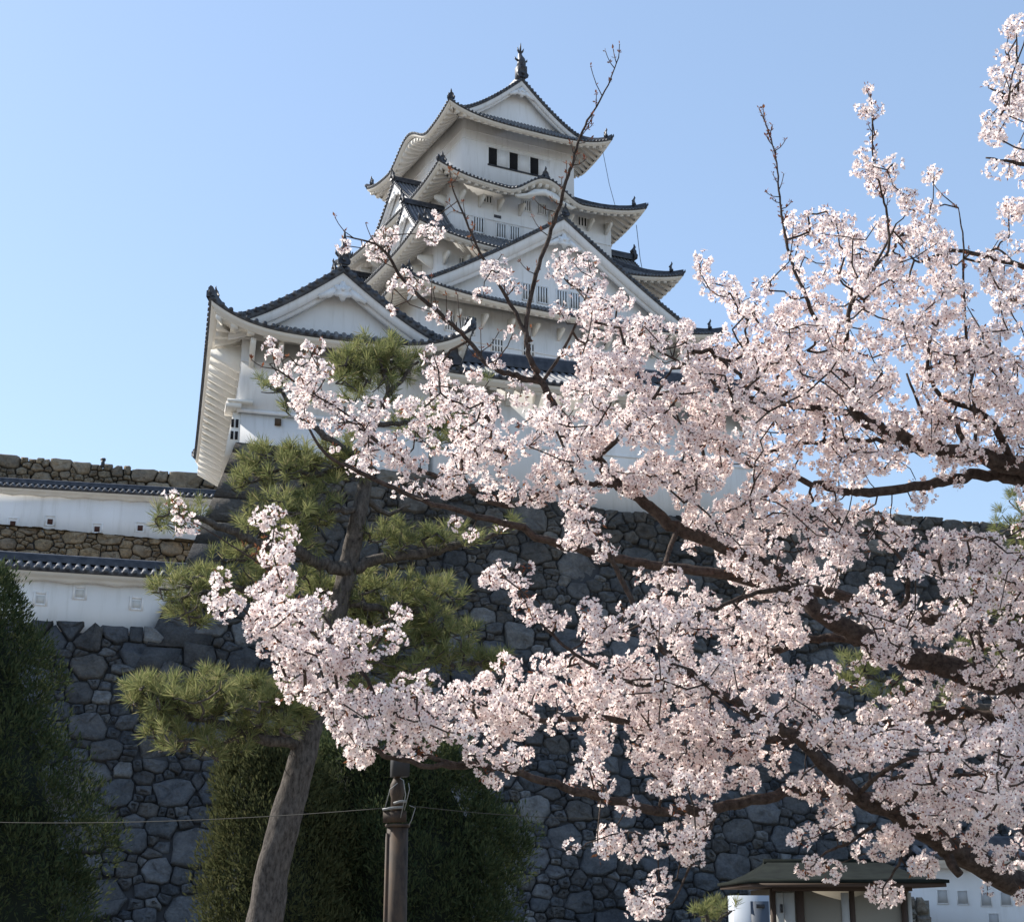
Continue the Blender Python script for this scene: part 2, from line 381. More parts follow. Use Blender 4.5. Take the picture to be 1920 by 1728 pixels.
# storeys: half width, half depth, bottom, top
for (W, D, z0, z1) in ((11.0, 12.3, 27, 43.0), (8.7, 10.2, 43.0, 48.6), (6.9, 8.55, 48.6, 54.6), (4.91, 6.26, 54.6, 61.5)):
    b = MB(); wall_ring(b, 0, 0, W, D, z0, z1)
    for k, (hl, o) in (('front', (W, D)), ('left', (D, W)), ('right', (D, W))):
        M = KS[k]
        for zz, hh in (((z1-2.3, .1), (z1-1.6, .05)) if W < 5 else ((z1-3.1, .1),)):
            b.prism([(-hl-.05, zz-hh/2), (hl+.05, zz-hh/2), (hl+.05, zz+hh/2), (-hl-.05, zz+hh/2)], M, o-.01, o+.055)
    b.build('storey_wall', MAT['plaster'], keep, kx)
def keep_roof(wi, di, wo, do, zi, ze, lift, wall, karas={}, fs=1.3, sag=1.25):
    T, S, Rg, Fn = MB(), MB(), [], []
    skirt_roof(T, S, Rg, Fn, 0, 0, wi, di, wo, do, zi, ze, lift, wall, karas=karas, fs=fs, sag=sag)
    r = T.build('roof', TM(), keep, kx)
    S.build('eave_soffit', MAT['plaster_warm'], r, kx); each(Rg, 'hip_ridge', MAT['ridge'], r, kx); each(Fn, 'ridge_end_tile', MAT['ridge'], r, kx)
    return r
def keep_gable(M, *a, goj=None, **kw):
    T, W, Bd, Rg, Fn = MB(), MB(), [], MB(), MB()
    gable(T, W, Bd, Rg, Fn, M, *a, **kw)
    g = T.build('gable', TM(), keep, kx)
    W.build('gable_wall', MAT['plaster'], g, kx); each(Bd, 'bargeboard', MAT['plaster'], g, kx)
    Rg.build('gable_ridge', MAT['ridge'], g, kx); Fn.build('ridge_end_tile', MAT['ridge'], g, kx)
    if goj:
        G_ = MB(); gegyo(G_, M, a[0], goj[0], a[4]-.02, goj[1]); G_.build('gable_pendant', MAT['plaster'], g, kx)
    return g
keep_roof(5.15, 6.3, 7.18, 8.55, 61.6, 59.9, 1.0, (4.91, 6.26), {'left': (0.3, 4.3, 1.7), 'right': (0, 4.3, 1.7)}, .85)
keep_roof(4.91, 6.26, 8.92, 10.65, 55.9, 53.35, 1.0, (6.9, 8.55), {'front': (0.1, 3.3, 1.55), 'back': (0, 3.3, 1.55)}, .85)
keep_roof(6.9, 8.55, 11.05, 12.35, 50.1, 47.45, 1.0, (8.7, 10.2), {}, .85)
keep_roof(8.7, 10.2, 13.09, 14.42, 45.2, 42.35, 1.0, (11.0, 12.3), {}, .85)
# main gable of the top roof (and its twin at the back)
g5 = keep_gable(KS['front'], 0.0, 5.2, 61.5, 65.35, 6.75, 6.9, recess=.8, bw=.42, ends=1.0, ex=1.3, goj=(64.15, .75))
keep_gable(KS['back'], 0.0, 5.2, 61.5, 65.35, 6.75, 6.6, recess=.8, bw=.42, ends=1.0, ex=1.3)
# fish-shaped ridge ornaments
for sg in (-1, 1):
    b = MB(); y0 = sg*6.55
    b.box((0, y0, 65.95), (.75, .7, 1.0)); b.box((0, y0, 66.5), (.55, .62, .3))
    pts = [(0, y0-sg*.12, 66.5), (0, y0+sg*.1, 66.75), (0, y0+sg*.08, 67.1), (0, y0-sg*.12, 67.45), (0, y0-sg*.2, 67.8), (0, y0-sg*.1, 68.05)]
    b.tube(pts, [.34, .36, .3, .22, .14, .05], 10)
    for a in (-1, 1):
        b.tube([(0, y0-sg*.15, 67.75), (a*.2, y0-sg*.12, 68.0), (a*.28, y0-sg*.05, 68.25)], [.1, .09, .02], 6)
        b.tube([(a*.25, y0+sg*.05, 66.95), (a*.5, y0+sg*.02, 67.1), (a*.55, y0, 67.3)], [.11, .08, .02], 6)
    b.tube([(0, y0-sg*.12, 67.9), (0, y0-sg*.1, 68.35), (0, y0-sg*.02, 68.7)], [.09, .07, .01], 6)
    b.build('fish_ornament', MAT['ridge'], keep, kx)
# the wide gable on the second roof
g2 = keep_gable(KS['front'], 0.0, 11.6, 43.2, 50.4, 13.5, 5.0, recess=1.0, bw=.75, ends=.75, ex=1.12, over=1.05, goj=(48.5, .95))
# gables on the left (sunny) side
keep_gable(KS['left'], 0.2, 4.4, 53.9, 57.4, 8.2, 3.4, recess=.5, bw=.4, ends=.85, goj=(56.3, .7))
keep_gable(KS['left'], 7.2, 3.4, 48.6, 52.0, 10.2, 3.4, recess=.5, bw=.4, ends=.85, goj=(50.9, .7))
keep_gable(KS['left'], -7.2, 3.4, 48.6, 52.0, 10.2, 3.4, recess=.5, bw=.4, ends=.85, goj=(50.9, .7))
keep_gable(KS['right'], 6.6, 3.4, 48.6, 51.6, 10.0, 3.4, recess=.5, bw=.4, ends=1.1)
keep_gable(KS['right'], -6.6, 3.4, 48.6, 51.6, 10.0, 3.4, recess=.5, bw=.4, ends=1.1)
keep_gable(KS['right'], 0.0, 4.4, 53.9, 57.4, 8.2, 3.4, recess=.5, bw=.4, ends=1.1)
b = MB(); finial(b, (0.1, -10.4, 54.95), (0, -1, 0), .8); b.build('ridge_end_tile', MAT['ridge'], keep, kx)
# carved boards under the wavy eave
b = MB()
pl = [(-2.6, 52.95), (-1.6, 53.25), (-.9, 53.75), (0, 53.95), (.9, 53.75), (1.6, 53.25), (2.6, 52.95), (2.3, 52.75), (1.4, 52.85), (.7, 53.3), (0, 53.45), (-.7, 53.3), (-1.4, 52.85), (-2.3, 52.75)]
b.prism([(x+.1, z+.1) for x, z in pl], KS['front'], 10.2, 10.4); b.build('eave_board', MAT['plaster_warm'], keep, kx)
# brackets below the eaves
brackets(keep, kx, KS['front'], [-8.2, -6.6, -5, -3.4, 3.4, 5, 6.6, 8.2], 10.2, 46.9, .6, 1.0)
brackets(keep, kx, KS['left'], [-9.4, -7.4, -5.4, -3.4, 3.4, 5.4, 7.4, 9.4], 8.7, 46.9, .7, 1.2)
brackets(keep, kx, KS['front'], [-6.2, -4.6, -3.0, -1.2, 1.4, 3.0, 4.8, 6.4], 8.55, 52.9, .6, .95)
brackets(keep, kx, KS['left'], [-7.6, -5.6, 5.6, 7.6], 6.9, 52.9, .6, .95)
brackets(keep, kx, KS['front'], [-10.2, -8.2, -6.1, -4, -2, 0, 2, 4, 6, 8, 10.2], 12.3, 41.7, .6, .95)
# windows
for l in (-2.35, -0.52, 1.32):
    b = MB(); b.prism([(l-.36, 57.4), (l+.36, 57.4), (l+.36, 58.9), (l-.36, 58.9)], KS['front'], 6.24, 6.272)
    wn = b.build('window', MAT['dark'], keep, kx)
    g = MB(); g.prism([(l+.4, 57.4), (l+1.38, 57.4), (l+1.38, 58.85), (l+.4, 58.85)], KS['front'], 6.25, 6.29)
    g.prism([(l-.42, 58.85), (l+1.42, 58.85), (l+1.42, 58.93), (l-.42, 58.93)], KS['front'], 6.25, 6.32)
    g.build('shutter', MAT['plaster'], wn, kx)
    g = MB(); g.prism([(l-.45, 57.28), (l+1.38, 57.28), (l+1.38, 57.4), (l-.45, 57.4)], KS['front'], 6.25, 6.34); g.build('sill', MAT['ridge'], wn, kx)
for (l, z, w_, h, n, o, k) in ((-4.65, 50.85, .85, 1.25, 3, 8.55, 'front'), (-2.75, 50.75, .8, 1.2, 3, 8.55, 'front'), (-1.6, 50.75, .8, 1.2, 3, 8.55, 'front'),
        (-.6, 53.3, .75, .9, 3, 8.55, 'front'), (.75, 53.3, .75, .9, 3, 8.55, 'front'), (4.3, 53.0, .8, .8, 2, 8.55, 'front'), (-3.9, 53.1, .7, .6, 2, 8.55, 'front'),
        (-6.6, 46.6, .8, 1.0, 3, 10.2, 'front'), (-7.2, 41.0, 1.0, 1.2, 4, 12.3, 'front'), (-8.5, 41.0, 1.0, 1.2, 4, 12.3, 'front'), (-4.9, 39.9, .9, 1.0, 3, 12.3, 'front'),
        (-2.4, 40.0, .9, 1.0, 3, 12.3, 'front'), (3.0, 40.0, .9, 1.0, 3, 12.3, 'front'),
        (-2.55, 44.35, .85, 1.3, 3, 12.5, 'front'), (-1.35, 44.35, .85, 1.3, 3, 12.5, 'front'), (0.25, 44.35, .85, 1.3, 3, 12.5, 'front'), (1.35, 44.35, .85, 1.3, 3, 12.5, 'front'),
        (-2, 51.0, .9, 1.2, 3, 6.9, 'left'), (2, 51.0, .9, 1.2, 3, 6.9, 'left')):
    barred_window(keep, kx, KS[k], l, z, w_, h, n, o)
for l, z, o in ((-3.05, 51.87, 8.565), (-6.85, 41.6, 12.315)):
    b = MB(); b.prism([(l-.3, z-.12), (l+.3, z-.12), (l+.3, z+.12), (l-.3, z+.12)], KS['front'], o-.06, o); b.build('vent_slot', MAT['tile'], keep, kx)
# thin lightning cables hanging from the right eaves
for (a, c) in (((6.8, -7.6, 60.4), (8.6, -6.9, 55.0)), ((8.6, -9.6, 53.2), (10.6, -7.6, 48.9))):
    b = MB(); b.tube([a, tuple(.5*(np.array(a)+np.array(c))+np.array([-.1, 0, -.15])), c], .025, 4); b.build('cable', MAT['ridge'], keep, kx)

# ================================================================== corner turret and the long gallery on the rampart
TO = (-9.74, 52.0, 0)
TX = np.array([math.cos(R(18)), math.sin(R(18)), 0]); TY = np.array([-math.sin(R(12.8)), math.cos(R(12.8)), 0])
tx = frame(TO, TX, TY)
turret = empty('corner_turret', TO, 'white gabled turret with dark tiled roof on the rampart corner, left of the keep', 'turret')
TW, TD = 3.55, 8.6; tcx, tcy = TW, TD
TS = sides(tcx, tcy)
b = MB(); b.box((tcx, tcy, 20.1), (2*TW, 2*TD, 3.0)); b.box((tcx, tcy, 17.3), (2*TW-.16, 2*TD-.16, 2.7))
for zz, hh, oo_ in ((18.66, .12, .07), (20.55, .05, .03)):
    b.box((tcx, tcy, zz), (2*TW+2*oo_, 2*TD+2*oo_, hh))
b.build('wall', MAT['plaster'], turret, tx)
T, S, Rg, Fn = MB(), MB(), [], []
skirt_roof(T, S, Rg, Fn, tcx, tcy, 3.62, TD+.1, 4.82, TD+1.62, 21.95, 21.25, 1.0, (TW, TD), fs=.4, faces=('front', 'left', 'right'), sag=1.2, rb=.13)
rf = T.build('roof', TM(), turret, tx); S.build('eave_soffit', MAT['plaster_warm'], rf, tx)
each(Rg, 'hip_ridge', MAT['ridge'], rf, tx); each(Fn, 'ridge_end_tile', MAT['ridge'], rf, tx)
for k in ('front', 'back'):
    T, W, Bd, Rg, Fn = MB(), MB(), [], MB(), MB()
    gable(T, W, Bd, Rg, Fn, TS[k], 0.0, 3.85, 21.95, 24.35, TD+.65, TD+.7, recess=.6, bw=.36, ends=.5, ex=1.28, over=1.06)
    g = T.build('gable', TM(), turret, tx); W.build('gable_wall', MAT['plaster'], g, tx); each(Bd, 'bargeboard', MAT['plaster'], g, tx)
    Rg.build('gable_ridge', MAT['ridge'], g, tx); Fn.build('ridge_end_tile', MAT['ridge'], g, tx)
    if k == 'front':
        b = MB(); gegyo(b, TS[k], 0.0, 23.45, TD+.62, .62); b.build('gable_pendant', MAT['plaster'], g, tx)
        b = MB(); c = TS[k](0, TD+.55, 24.5)
        b.lathe(c, [(.16, 0), (.24, .12), (.22, .3), (.28, .42), (.25, .6), (.14, .72), (.1, .8), (.12, .95), (.08, 1.1), (.02, 1.4)], 12, 0)
        for a in (-1, 1): b.tube([c+np.array([a*.18, 0, .35]), c+np.array([a*.3, 0, .45]), c+np.array([a*.32, 0, .58])], [.07, .05, .02], 6)
        b.build('ridge_ornament', MAT['ridge'], g, tx)
brackets(turret, tx, TS['front'], [-3.2, -2.2, -1.2, -.2, .8, 1.8, 2.8], TD, 20.95, .62, 1.1)
brackets(turret, tx, TS['left'], list(np.arange(-8.2, 8.4, .85)), TW, 20.95, .62, 1.1)
b = MB()       # stone-drop box on the left face
b.hull8([TS['left'](8.5, TW+.42, 17.0), TS['left'](8.5, TW-.1, 17.0), TS['left'](4.4, TW-.1, 17.0), TS['left'](4.4, TW+.42, 17.0),
         TS['left'](8.5, TW+.2, 18.6), TS['left'](8.5, TW-.1, 18.6), TS['left'](4.4, TW-.1, 18.6), TS['left'](4.4, TW+.2, 18.6)])
sd = b.build('stone_drop_box', MAT['plaster_warm'], turret, tx)
b = MB(); b.box((.02, -.0, 18.95), (.9, .5, .1)); b.box((-.2, .35, 18.8), (.55, 1.1, .2)); b.build('box_cap', MAT['plaster_warm'], sd, tx)
for z in (17.75, 18.2):
    for x in (-.22, -.02): b = MB(); b.box((x*.8-.02, .098, z), (.1, .06, .3)); b.build('slot', MAT['dark'], sd, tx)
b = MB(); b.prism([(-2.25, 18.25), (-2.02, 18.25), (-2.02, 18.5), (-2.25, 18.5)], TS['front'], TD-.2, TD+.0); b.build('loophole', MAT['wood'], turret, tx)

gal = empty('long_gallery', tuple(tx(np.array([[16.0, 2.0, 0]]))[0]), 'long low white gallery with sloping grey tile roof running right from the turret', 'gallery')
GX0, GX1 = 7.25, 20.8; gcx = (GX0+GX1)/2; GS = sides(gcx, 2.2); ghl = (GX1-GX0)/2
b = MB(); b.box((gcx, 2.2, 18.15), (GX1-GX0, 4.4, 4.7)); b.box((gcx, 2.2, 18.3), (GX1-GX0+.06, 4.46, .1)); b.build('wall', MAT['plaster'], gal, tx)
T, S, Rg, Fn = MB(), MB(), MB(), MB()
for k in ('front', 'back'):
    zf = make_zf(22.2, 20.55, 0.1, 1.1)
    roof_slope(T, GS[k], ghl, ghl, 0.0, 3.4, zf, rows=7, sp=.3, bh=.1); soffit(S, GS[k], ghl, 3.4, 2.2, 0.0, ghl, zf, 0)
ridge_run(Rg, [GS['front'](l, 0, 22.25) for l in np.linspace(-ghl-.1, ghl+.1, 12)], .45, .55)
finial(Fn, GS['front'](-ghl+.35, 3.3, 20.95), (0, -1, 0), .9)
rf = T.build('roof', TM(), gal, tx); S.build('eave_soffit', MAT['plaster_warm'], rf, tx); Rg.build('ridge', MAT['ridge'], rf, tx); Fn.build('ridge_end_tile', MAT['ridge'], rf, tx)
brackets(gal, tx, GS['front'], list(np.arange(-ghl+.6, ghl, 1.1)), 2.2, 20.35, .5, .9)

# ================================================================== stone ramparts
def clip_poly(poly, p, q):       # keep p's share; bigger stones take more
    f = min(.72, max(.28, p[2]/(p[2]+q[2]))); mx, my = p[0]+(q[0]-p[0])*f, p[1]+(q[1]-p[1])*f; nx, ny = q[0]-p[0], q[1]-p[1]; out = []
    if abs(ny) > abs(nx): nx *= .62          # stones lie roughly in beds
    else: ny *= .62
    for i in range(len(poly)):
        a, b = poly[i], poly[(i+1) % len(poly)]
        da = (a[0]-mx)*nx + (a[1]-my)*ny; db = (b[0]-mx)*nx + (b[1]-my)*ny
        if da <= 0: out.append(a)
        if da*db < 0:
            t = da/(da-db); out.append((a[0]+(b[0]-a[0])*t, a[1]+(b[1]-a[1])*t))
    return out
def stone_cells(u0, u1, v0, v1, size, seed, keepf=None, asp=1.35):
    u0, u1 = u0/asp, u1/asp; kf = keepf; keepf = (lambda u, v: kf(u*asp, v)) if kf else None
    rng = random.Random(seed); cell = {}; pts = []; gs = size
    def ok(u, v, r):
        iu, iv = int(u/gs), int(v/gs)
        for a in range(-2, 3):
            for b in range(-2, 3):
                for (x, y, rr) in cell.get((iu+a, iv+b), ()):
                    if math.hypot(x-u, y-v) < .55*(r+rr): return False
        return True
    for r, tries in ((size*1.35, .22), (size*.95, .9), (size*.66, 2.2), (size*.42, 4.0), (size*.26, 6.0), (size*.16, 6.0)):
        for _ in range(int(tries*(u1-u0)*(v1-v0)/(r*r))):
            u, v = rng.uniform(u0-1, u1+1), rng.uniform(v0-1, v1+1)
            if keepf and not keepf(u, v): continue
            if ok(u, v, r): pts.append((u, v, r)); cell.setdefault((int(u/gs), int(v/gs)), []).append((u, v, r))
    out = []
    for (u, v, r) in pts:
        iu, iv = int(u/gs), int(v/gs)
        e = min(1.6*size, 2.5*r+.28*size); poly = [(u-e, v-e), (u+e, v-e), (u+e, v+e), (u-e, v+e)]
        nb = [q for a in range(-4, 5) for b in range(-4, 5) for q in cell.get((iu+a, iv+b), ()) if q[0] != u or q[1] != v]
        nb.sort(key=lambda q: (q[0]-u)**2+(q[1]-v)**2)
        for q in nb[:34]: poly = clip_poly(poly, (u, v, r), q)
        if len(poly) > 2: out.append((poly, u, v))
    return [([(x*asp, y) for x, y in p_], u_*asp, v_) for p_, u_, v_ in out]
def lay_stones(B, cells, S, seed, gap=.014, bulge=.075, inset=.045):
    rng = random.Random(seed)
    def offset(poly, d):
        n = len(poly); res = []
        cxm = sum(p[0] for p in poly)/n; cym = sum(p[1] for p in poly)/n
        rad = sum(math.hypot(p[0]-cxm, p[1]-cym) for p in poly)/n
        k = max(.25, 1-d/max(rad*.8, .01))
        return [(cxm+(p[0]-cxm)*k, cym+(p[1]-cym)*k) for p in poly]
    for poly, u, v in cells:
        p2 = []; n = len(poly)          # chipped corners, slightly wandering edges
        siz = max(p[0] for p in poly)-min(p[0] for p in poly)
        cu = sum(p[0] for p in poly)/n; cv = sum(p[1] for p in poly)/n
        for i in range(n):
            a, b, c = poly[i-1], poly[i], poly[(i+1) % n]
            f = rng.uniform(.03, .2)
            p2.append((b[0]+(a[0]-b[0])*f, b[1]+(a[1]-b[1])*f)); f = rng.uniform(.03, .2)
            p2.append((b[0]+(c[0]-b[0])*f, b[1]+(c[1]-b[1])*f))
            if math.hypot(c[0]-b[0], c[1]-b[1]) > .3:
                k_ = rng.uniform(0, .05); m_ = ((b[0]+c[0])/2, (b[1]+c[1])/2); p2.append((m_[0]+(cu-m_[0])*k_, m_[1]+(cv-m_[1])*k_))
        g = gap*rng.uniform(.2, 1.6); iw = inset*rng.uniform(.6, 1.8)
        rings = [(offset(p2, g), -.2), (offset(p2, g), .0), (offset(p2, g+iw*.6), bulge*.75), (offset(p2, g+iw*1.8), bulge), (offset(p2, siz*.24), bulge)]
        tu, tv, lift = rng.gauss(0, .07), rng.gauss(0, .13), rng.gauss(0, .045)
        ph, am = rng.uniform(0, 6.3), rng.uniform(.0, .05)*min(1.5, siz)
        k = len(p2); V = []
        for ri, (ring, d) in enumerate(rings):
            for j, (x, y) in enumerate(ring):
                dd = d if ri == 0 else d + lift + tu*(x-u) + tv*(y-v) + rng.gauss(0, .02) + am*math.sin(2*math.pi*j/k*2+ph)*(1 if ri > 1 else 0)
                V.append(S(x, y, dd))
        V.append(S(cu, cv, bulge+lift+rng.gauss(.01, .045)))
        F_ = []
        for ri in range(4):
            F_ += [(ri*k+i, ri*k+(i+1) % k, (ri+1)*k+(i+1) % k, (ri+1)*k+i) for i in range(k)]
        F_ += [(4*k+i, 4*k+(i+1) % k, 5*k) for i in range(k)]
        B.add(np.array(V), F_)
WT = 17.5
def batter(z): h = max(0, WT-z); return .30*h + .006*h*h
def batter_l(z): h = max(0, WT-z); return .30*h + .004*h*h
def Smain(u, v, d):       # front face of the big rampart, turret frame
    return (u, -batter(v) - d, v + .25*d)
def top_line(u): return (17.42 - .11*np.clip(u-1, 0, 13) + .9*np.clip((u-20.9)/.6, 0, 1)) if u > -9 else 10.5
def corner_x(v): return -batter_l(v)
def keep_main(u, v):
    if v < 10.5 and u < corner_x(max(v, 9.2)) - .1: return v < 9.95
    return u > corner_x(v) + (1.0 if int(v/0.95) % 2 else 1.7) and v < top_line(u) - .15
cells = []
for poly, u, v in stone_cells(-24, 34, -.5, 17.9, .9, 5, keep_main):
    if v > 8.6 and u > corner_x(v)+.2:
        poly = [(max(x, corner_x(y)+.05), y) for x, y in poly]
    poly = [(x, min(y, top_line(x) if u > corner_x(v) else 10.3)) for x, y in poly]
    cells.append((poly, u, v))
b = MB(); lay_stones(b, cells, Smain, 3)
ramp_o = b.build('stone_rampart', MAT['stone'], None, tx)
tag(ramp_o, 'huge dark grey rubble stone rampart with curved batter below the turret', 'stone wall')
b = MB()                       # long alternating quoins on the corner
v = 8.7; i = 0
while v < WT-.1:
    h = min(.93 + .08*math.sin(i*2.1), WT-.02-v)
    ln, ls = (1.85, 1.05) if i % 2 else (1.1, 1.9)
    g_ = .035; q = []
    for zz in (v+g_, v+h-g_):
        x, y = -batter_l(zz), -batter(zz)
        q += [(x+.0, y-.09, zz), (x+ln, y-.09+(.02*math.sin(i)), zz), (x+ln, y+.6, zz), (x+.0, y+ls, zz)]
    b.hull8(np.array(q)+np.array([(-.04, 0, 0)]*8)*np.array([[1], [0], [0], [1]]*2)); v += h; i += 1
b.build('corner_quoin', MAT['stone_corner'], ramp_o, tx)
b = MB()
zs = np.linspace(-.6, 16.0, 18)
us = np.linspace(-24, 34, 44)
b.grid(np.array([[(max(u, corner_x(z)+.1), -batter(z)+.13, z) for u in us] for z in zs])); b.grid(np.array([[(u, -batter(z)+.14, z) for u in (-24, -2)] for z in np.linspace(-.6, 10.0, 9)]))
b.grid(np.array([[(corner_x(z)+.05, -batter(z)+yy, z) for yy in np.linspace(.1, 22, 12)] for z in np.linspace(8, 17.3, 8)]))
b.grid(np.array([[(u, -batter(min(top_line(u), 17.4))+.1 + dy, top_line(u)-.2) for u in np.linspace(.3, 34, 120)] for dy in (0, 1.0)]))
b.grid(np.array([[(u, -batter(min(17.4, top_line(u)))+.12, z_*(top_line(u)-.07)+(1-z_)*15.0) for u in np.linspace(.2, 34, 140)] for z_ in (0, .5, 1)]))
b.build('rubble_core', MAT['joint'], ramp_o, tx)
# left face of the rampart, seen edge-on
def Sleft(u, v, d): return (-batter_l(v) - d, u, v)
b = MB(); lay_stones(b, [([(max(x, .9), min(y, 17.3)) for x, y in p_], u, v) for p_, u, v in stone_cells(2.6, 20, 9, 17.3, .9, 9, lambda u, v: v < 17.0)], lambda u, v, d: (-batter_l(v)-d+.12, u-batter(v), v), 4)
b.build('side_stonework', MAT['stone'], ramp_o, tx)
# earth ledge half way up, with dry grass
MAT['earth'] = mat('dry_earth', (0.13, 0.10, 0.07), 0.95)
set_col(MAT['earth'], mix(MAT['earth'], (0.15, 0.115, 0.08), ramp(MAT['earth'], noise_fac(MAT['earth'], 6, 8, .7), [(.3, (.5, .5, .45)), (.7, (1.2, 1.15, 1.05))]), 1.0))

# ================================================================== plastered parapet walls on the left
def parapet(name, xfm, L0, L1, zb, zt, zr, label, holes, group, sp=.3, th=.5, red=True):
    """wall along local X from L0 to L1 at local Y = 0, roof ridge zr"""
    p = empty(name, tuple(xfm(np.array([[(L0+L1)/2, 0, zb]]))[0]), label, 'wall', group)
    b = MB(); c = (L0+L1)/2
    b.box((c, th/2, (zb+zt)/2), (L1-L0, th, zt-zb)); b.build('plaster_wall', MAT['plaster'], p, xfm)
    Ms = sides(c, th/2); hl = (L1-L0)/2; T, S, Rg = MB(), MB(), MB()
    zf = make_zf(zr-.12, zt+.12, 0, 1.1)
    for k in ('front', 'back'): roof_slope(T, Ms[k], hl, hl, 0, th/2+.55, zf, rows=4, sp=sp, bh=.09)
    n = int(2*hl/.36); ll = np.linspace(-hl, hl, n*6+1); wv = .07*np.abs(np.sin(np.pi*(ll+hl)/1.45))
    for k in ('front',):
        M = Ms[k]
        S.grid(np.array([M(ll, th/2+.5, zt+.04), M(ll, th/2+.46, zt-.08), M(ll, th/2+.3, zt-.1), M(ll, th/2+.24, zt-.17), M(ll, th/2+.2, zt-.27+wv), M(ll, th/2-.01, zt-.27+wv)]))
    ridge_run(Rg, [Ms['front'](l, 0, zr-.1) for l in np.linspace(-hl, hl, 8)], .34, .26)
    r = T.build('coping_roof', TM(), p, xfm); S.build('eave_soffit', MAT['plaster_warm'], r, xfm); Rg.build('ridge', MAT['ridge'], r, xfm)
    for (x, z, w_, h, kind) in holes:
        g = MB(); fr = .07 if kind != 'deep' else .02
        for a in (-1, 1):
            g.box((x+a*(w_/2+fr/2), -.005, z), (fr, .05, h+2*fr)); g.box((x, -.005, z+a*(h/2+fr/2)), (w_, .05, fr))
        lo = g.build('loophole', MAT['plaster'], p, xfm)
        g = MB()
        if kind == 'deep':
            g.box((x, -.004, z), (w_*.96, .03, h*.96)); g.build('opening', MAT['recess_shade'], lo, xfm)
        elif kind == 'open': g.box((x, -.006, z-.05), (w_*.62, .03, h*.66)); g.build('opening', MAT['redwood'], lo, xfm)
        else:
            g.box((x, -.006, z-.03), (w_*.8, .03, h*.8)); g.build('plug', MAT['plug'], lo, xfm)
    return p
MAT['recess_shade'] = mat('recess_shade', (0.42, 0.42, 0.42), .9)  # surface panel; the shade of a loophole recess is put into its grey
MAT['redwood'] = mat('loophole_wood', (0.07, 0.03, 0.022), 0.8)
MAT['plug'] = mat('loophole_plug', (0.62, 0.62, 0.6), 0.85)
pxf = frame(tx(np.array([[0, -2.15, 0]]))[0], TX, TY)
def uv_low(px, py):       # picture -> along-wall coordinate and height on the lower parapet
    o = np.array(tx(np.array([[0, -2.15, 0]]))[0]); n = np.array([math.sin(R(18)), -math.cos(R(18)), 0]); r = np.array(at(px, py, 1.0)) - np.array([0, 0, EYE])
    c = np.array([0, 0, EYE]); k = np.dot(o-c, n)/np.dot(r, n); q = c+r*k; return float(np.dot(q-o, TX)), float(q[2])
H1 = [(*uv_low(px, py), .31, .31, 'plug') for px, py in ((76, 1122), (150, 1111), (256, 1131))]
parapet('parapet_wall', pxf, -24, -1.5, 9.9, 11.85, 12.42, 'lower white parapet wall with plugged loopholes and tiled coping, beside the dark rampart corner', H1, 'parapet walls', sp=.3)
UA = R(13); UX = np.array([math.cos(UA), math.sin(UA), 0]); UY = np.array([-math.sin(UA), math.cos(UA), 0])
UO = np.array([-21.0, 76.0, 0]); uxf = frame(UO, UX, UY)
def uv_up(px, py, back=0.0):
    o = UO + UY*back; n = np.array([math.sin(UA), -math.cos(UA), 0]); r = np.array(at(px, py, 1.0)) - np.array([0, 0, EYE])
    c = np.array([0, 0, EYE]); k = np.dot(o-c, n)/np.dot(r, n); q = c+r*k; return float(np.dot(q-o, UX)), float(q[2])
H2 = [(*uv_up(px, py), .42, .42, 'open') for px, py in ((24, 980), (94, 976), (182, 990), (263, 988))]
parapet('parapet_wall', uxf, -16, 12, 19.2, 21.95, 22.5, 'upper white parapet wall with four open dark red loopholes, between two bands of stone', H2, 'parapet walls', sp=.3)
b = MB(); zt_ = 19.82
lay_stones(b, [([(x, min(y, zt_-.045*x)) for x, y in pl_], u, v) for pl_, u, v in stone_cells(-16, 12, 15.5, 20.6, .95, 21)], lambda u, v, d: (u, -.2-.25*(20.35-v)-d, v), 6, bulge=.16)
o = b.build('tan_stone_wall', MAT['stone_tan'], None, uxf); tag(o, 'low band of tan stones under the upper parapet wall at far left', 'stone wall')
b = MB(); b.grid(np.array([[(u, -.15-.25*(20.35-z)+.05, z) for u in (-16, 12)] for z in (13, 19.3)])); b.grid(np.array([[(u, y, 19.3) for u in (-16, 12)] for y in (-.2, 1.0)])); b.build('rubble_core', MAT['joint'], o, uxf)
b = MB()
rg = random.Random(3)
tops = lambda u: 24.7 + .06*math.sin(u*2.1) + .04*math.sin(u*5.3+1) - .045*u
lay_stones(b, [([(x, min(y, tops(u))) for x, y in pl_], u, v) for pl_, u, v in stone_cells(-18, 18, 18.5, 25.4, .95, 33, lambda u, v: v < 24.45-.045*u)], lambda u, v, d: (u, 3.95-.12*(24.9-v)-d, v), 8, bulge=.2)
o = b.build('grey_stone_wall', MAT['stone_grey'], None, uxf); tag(o, 'topmost ragged wall of rough grey stones against the sky at left', 'stone wall')
b = MB(); b.grid(np.array([[(u, 4.05-.12*(24.9-z_)+.0, z_) for u, z_ in ((-18, z0_), (18, z0_))] for z0_ in (18, 23.5)])); b.grid(np.array([[(u, 4.1, tops(u)-1.4+h_) for u in np.linspace(-18, 18, 60)] for h_ in (0, 1.25)])); b.grid(np.array([[(u, 4.1+yy, tops(u)-.15) for u in np.linspace(-18, 18, 60)] for yy in (0, 2)])); b.build('rubble_core', MAT['joint'], o, uxf)
b = MB(); q = at(193, 868, 79.0); b.box((q.x, q.y, q.z), (.16, .16, .5)); b.box((q.x, q.y, q.z+.2), (.24, .2, .12)); o2 = b.build('marker_post', MAT['ridge'], None); tag(o2, 'tiny dark post standing on top of the grey stone wall at left', 'post')

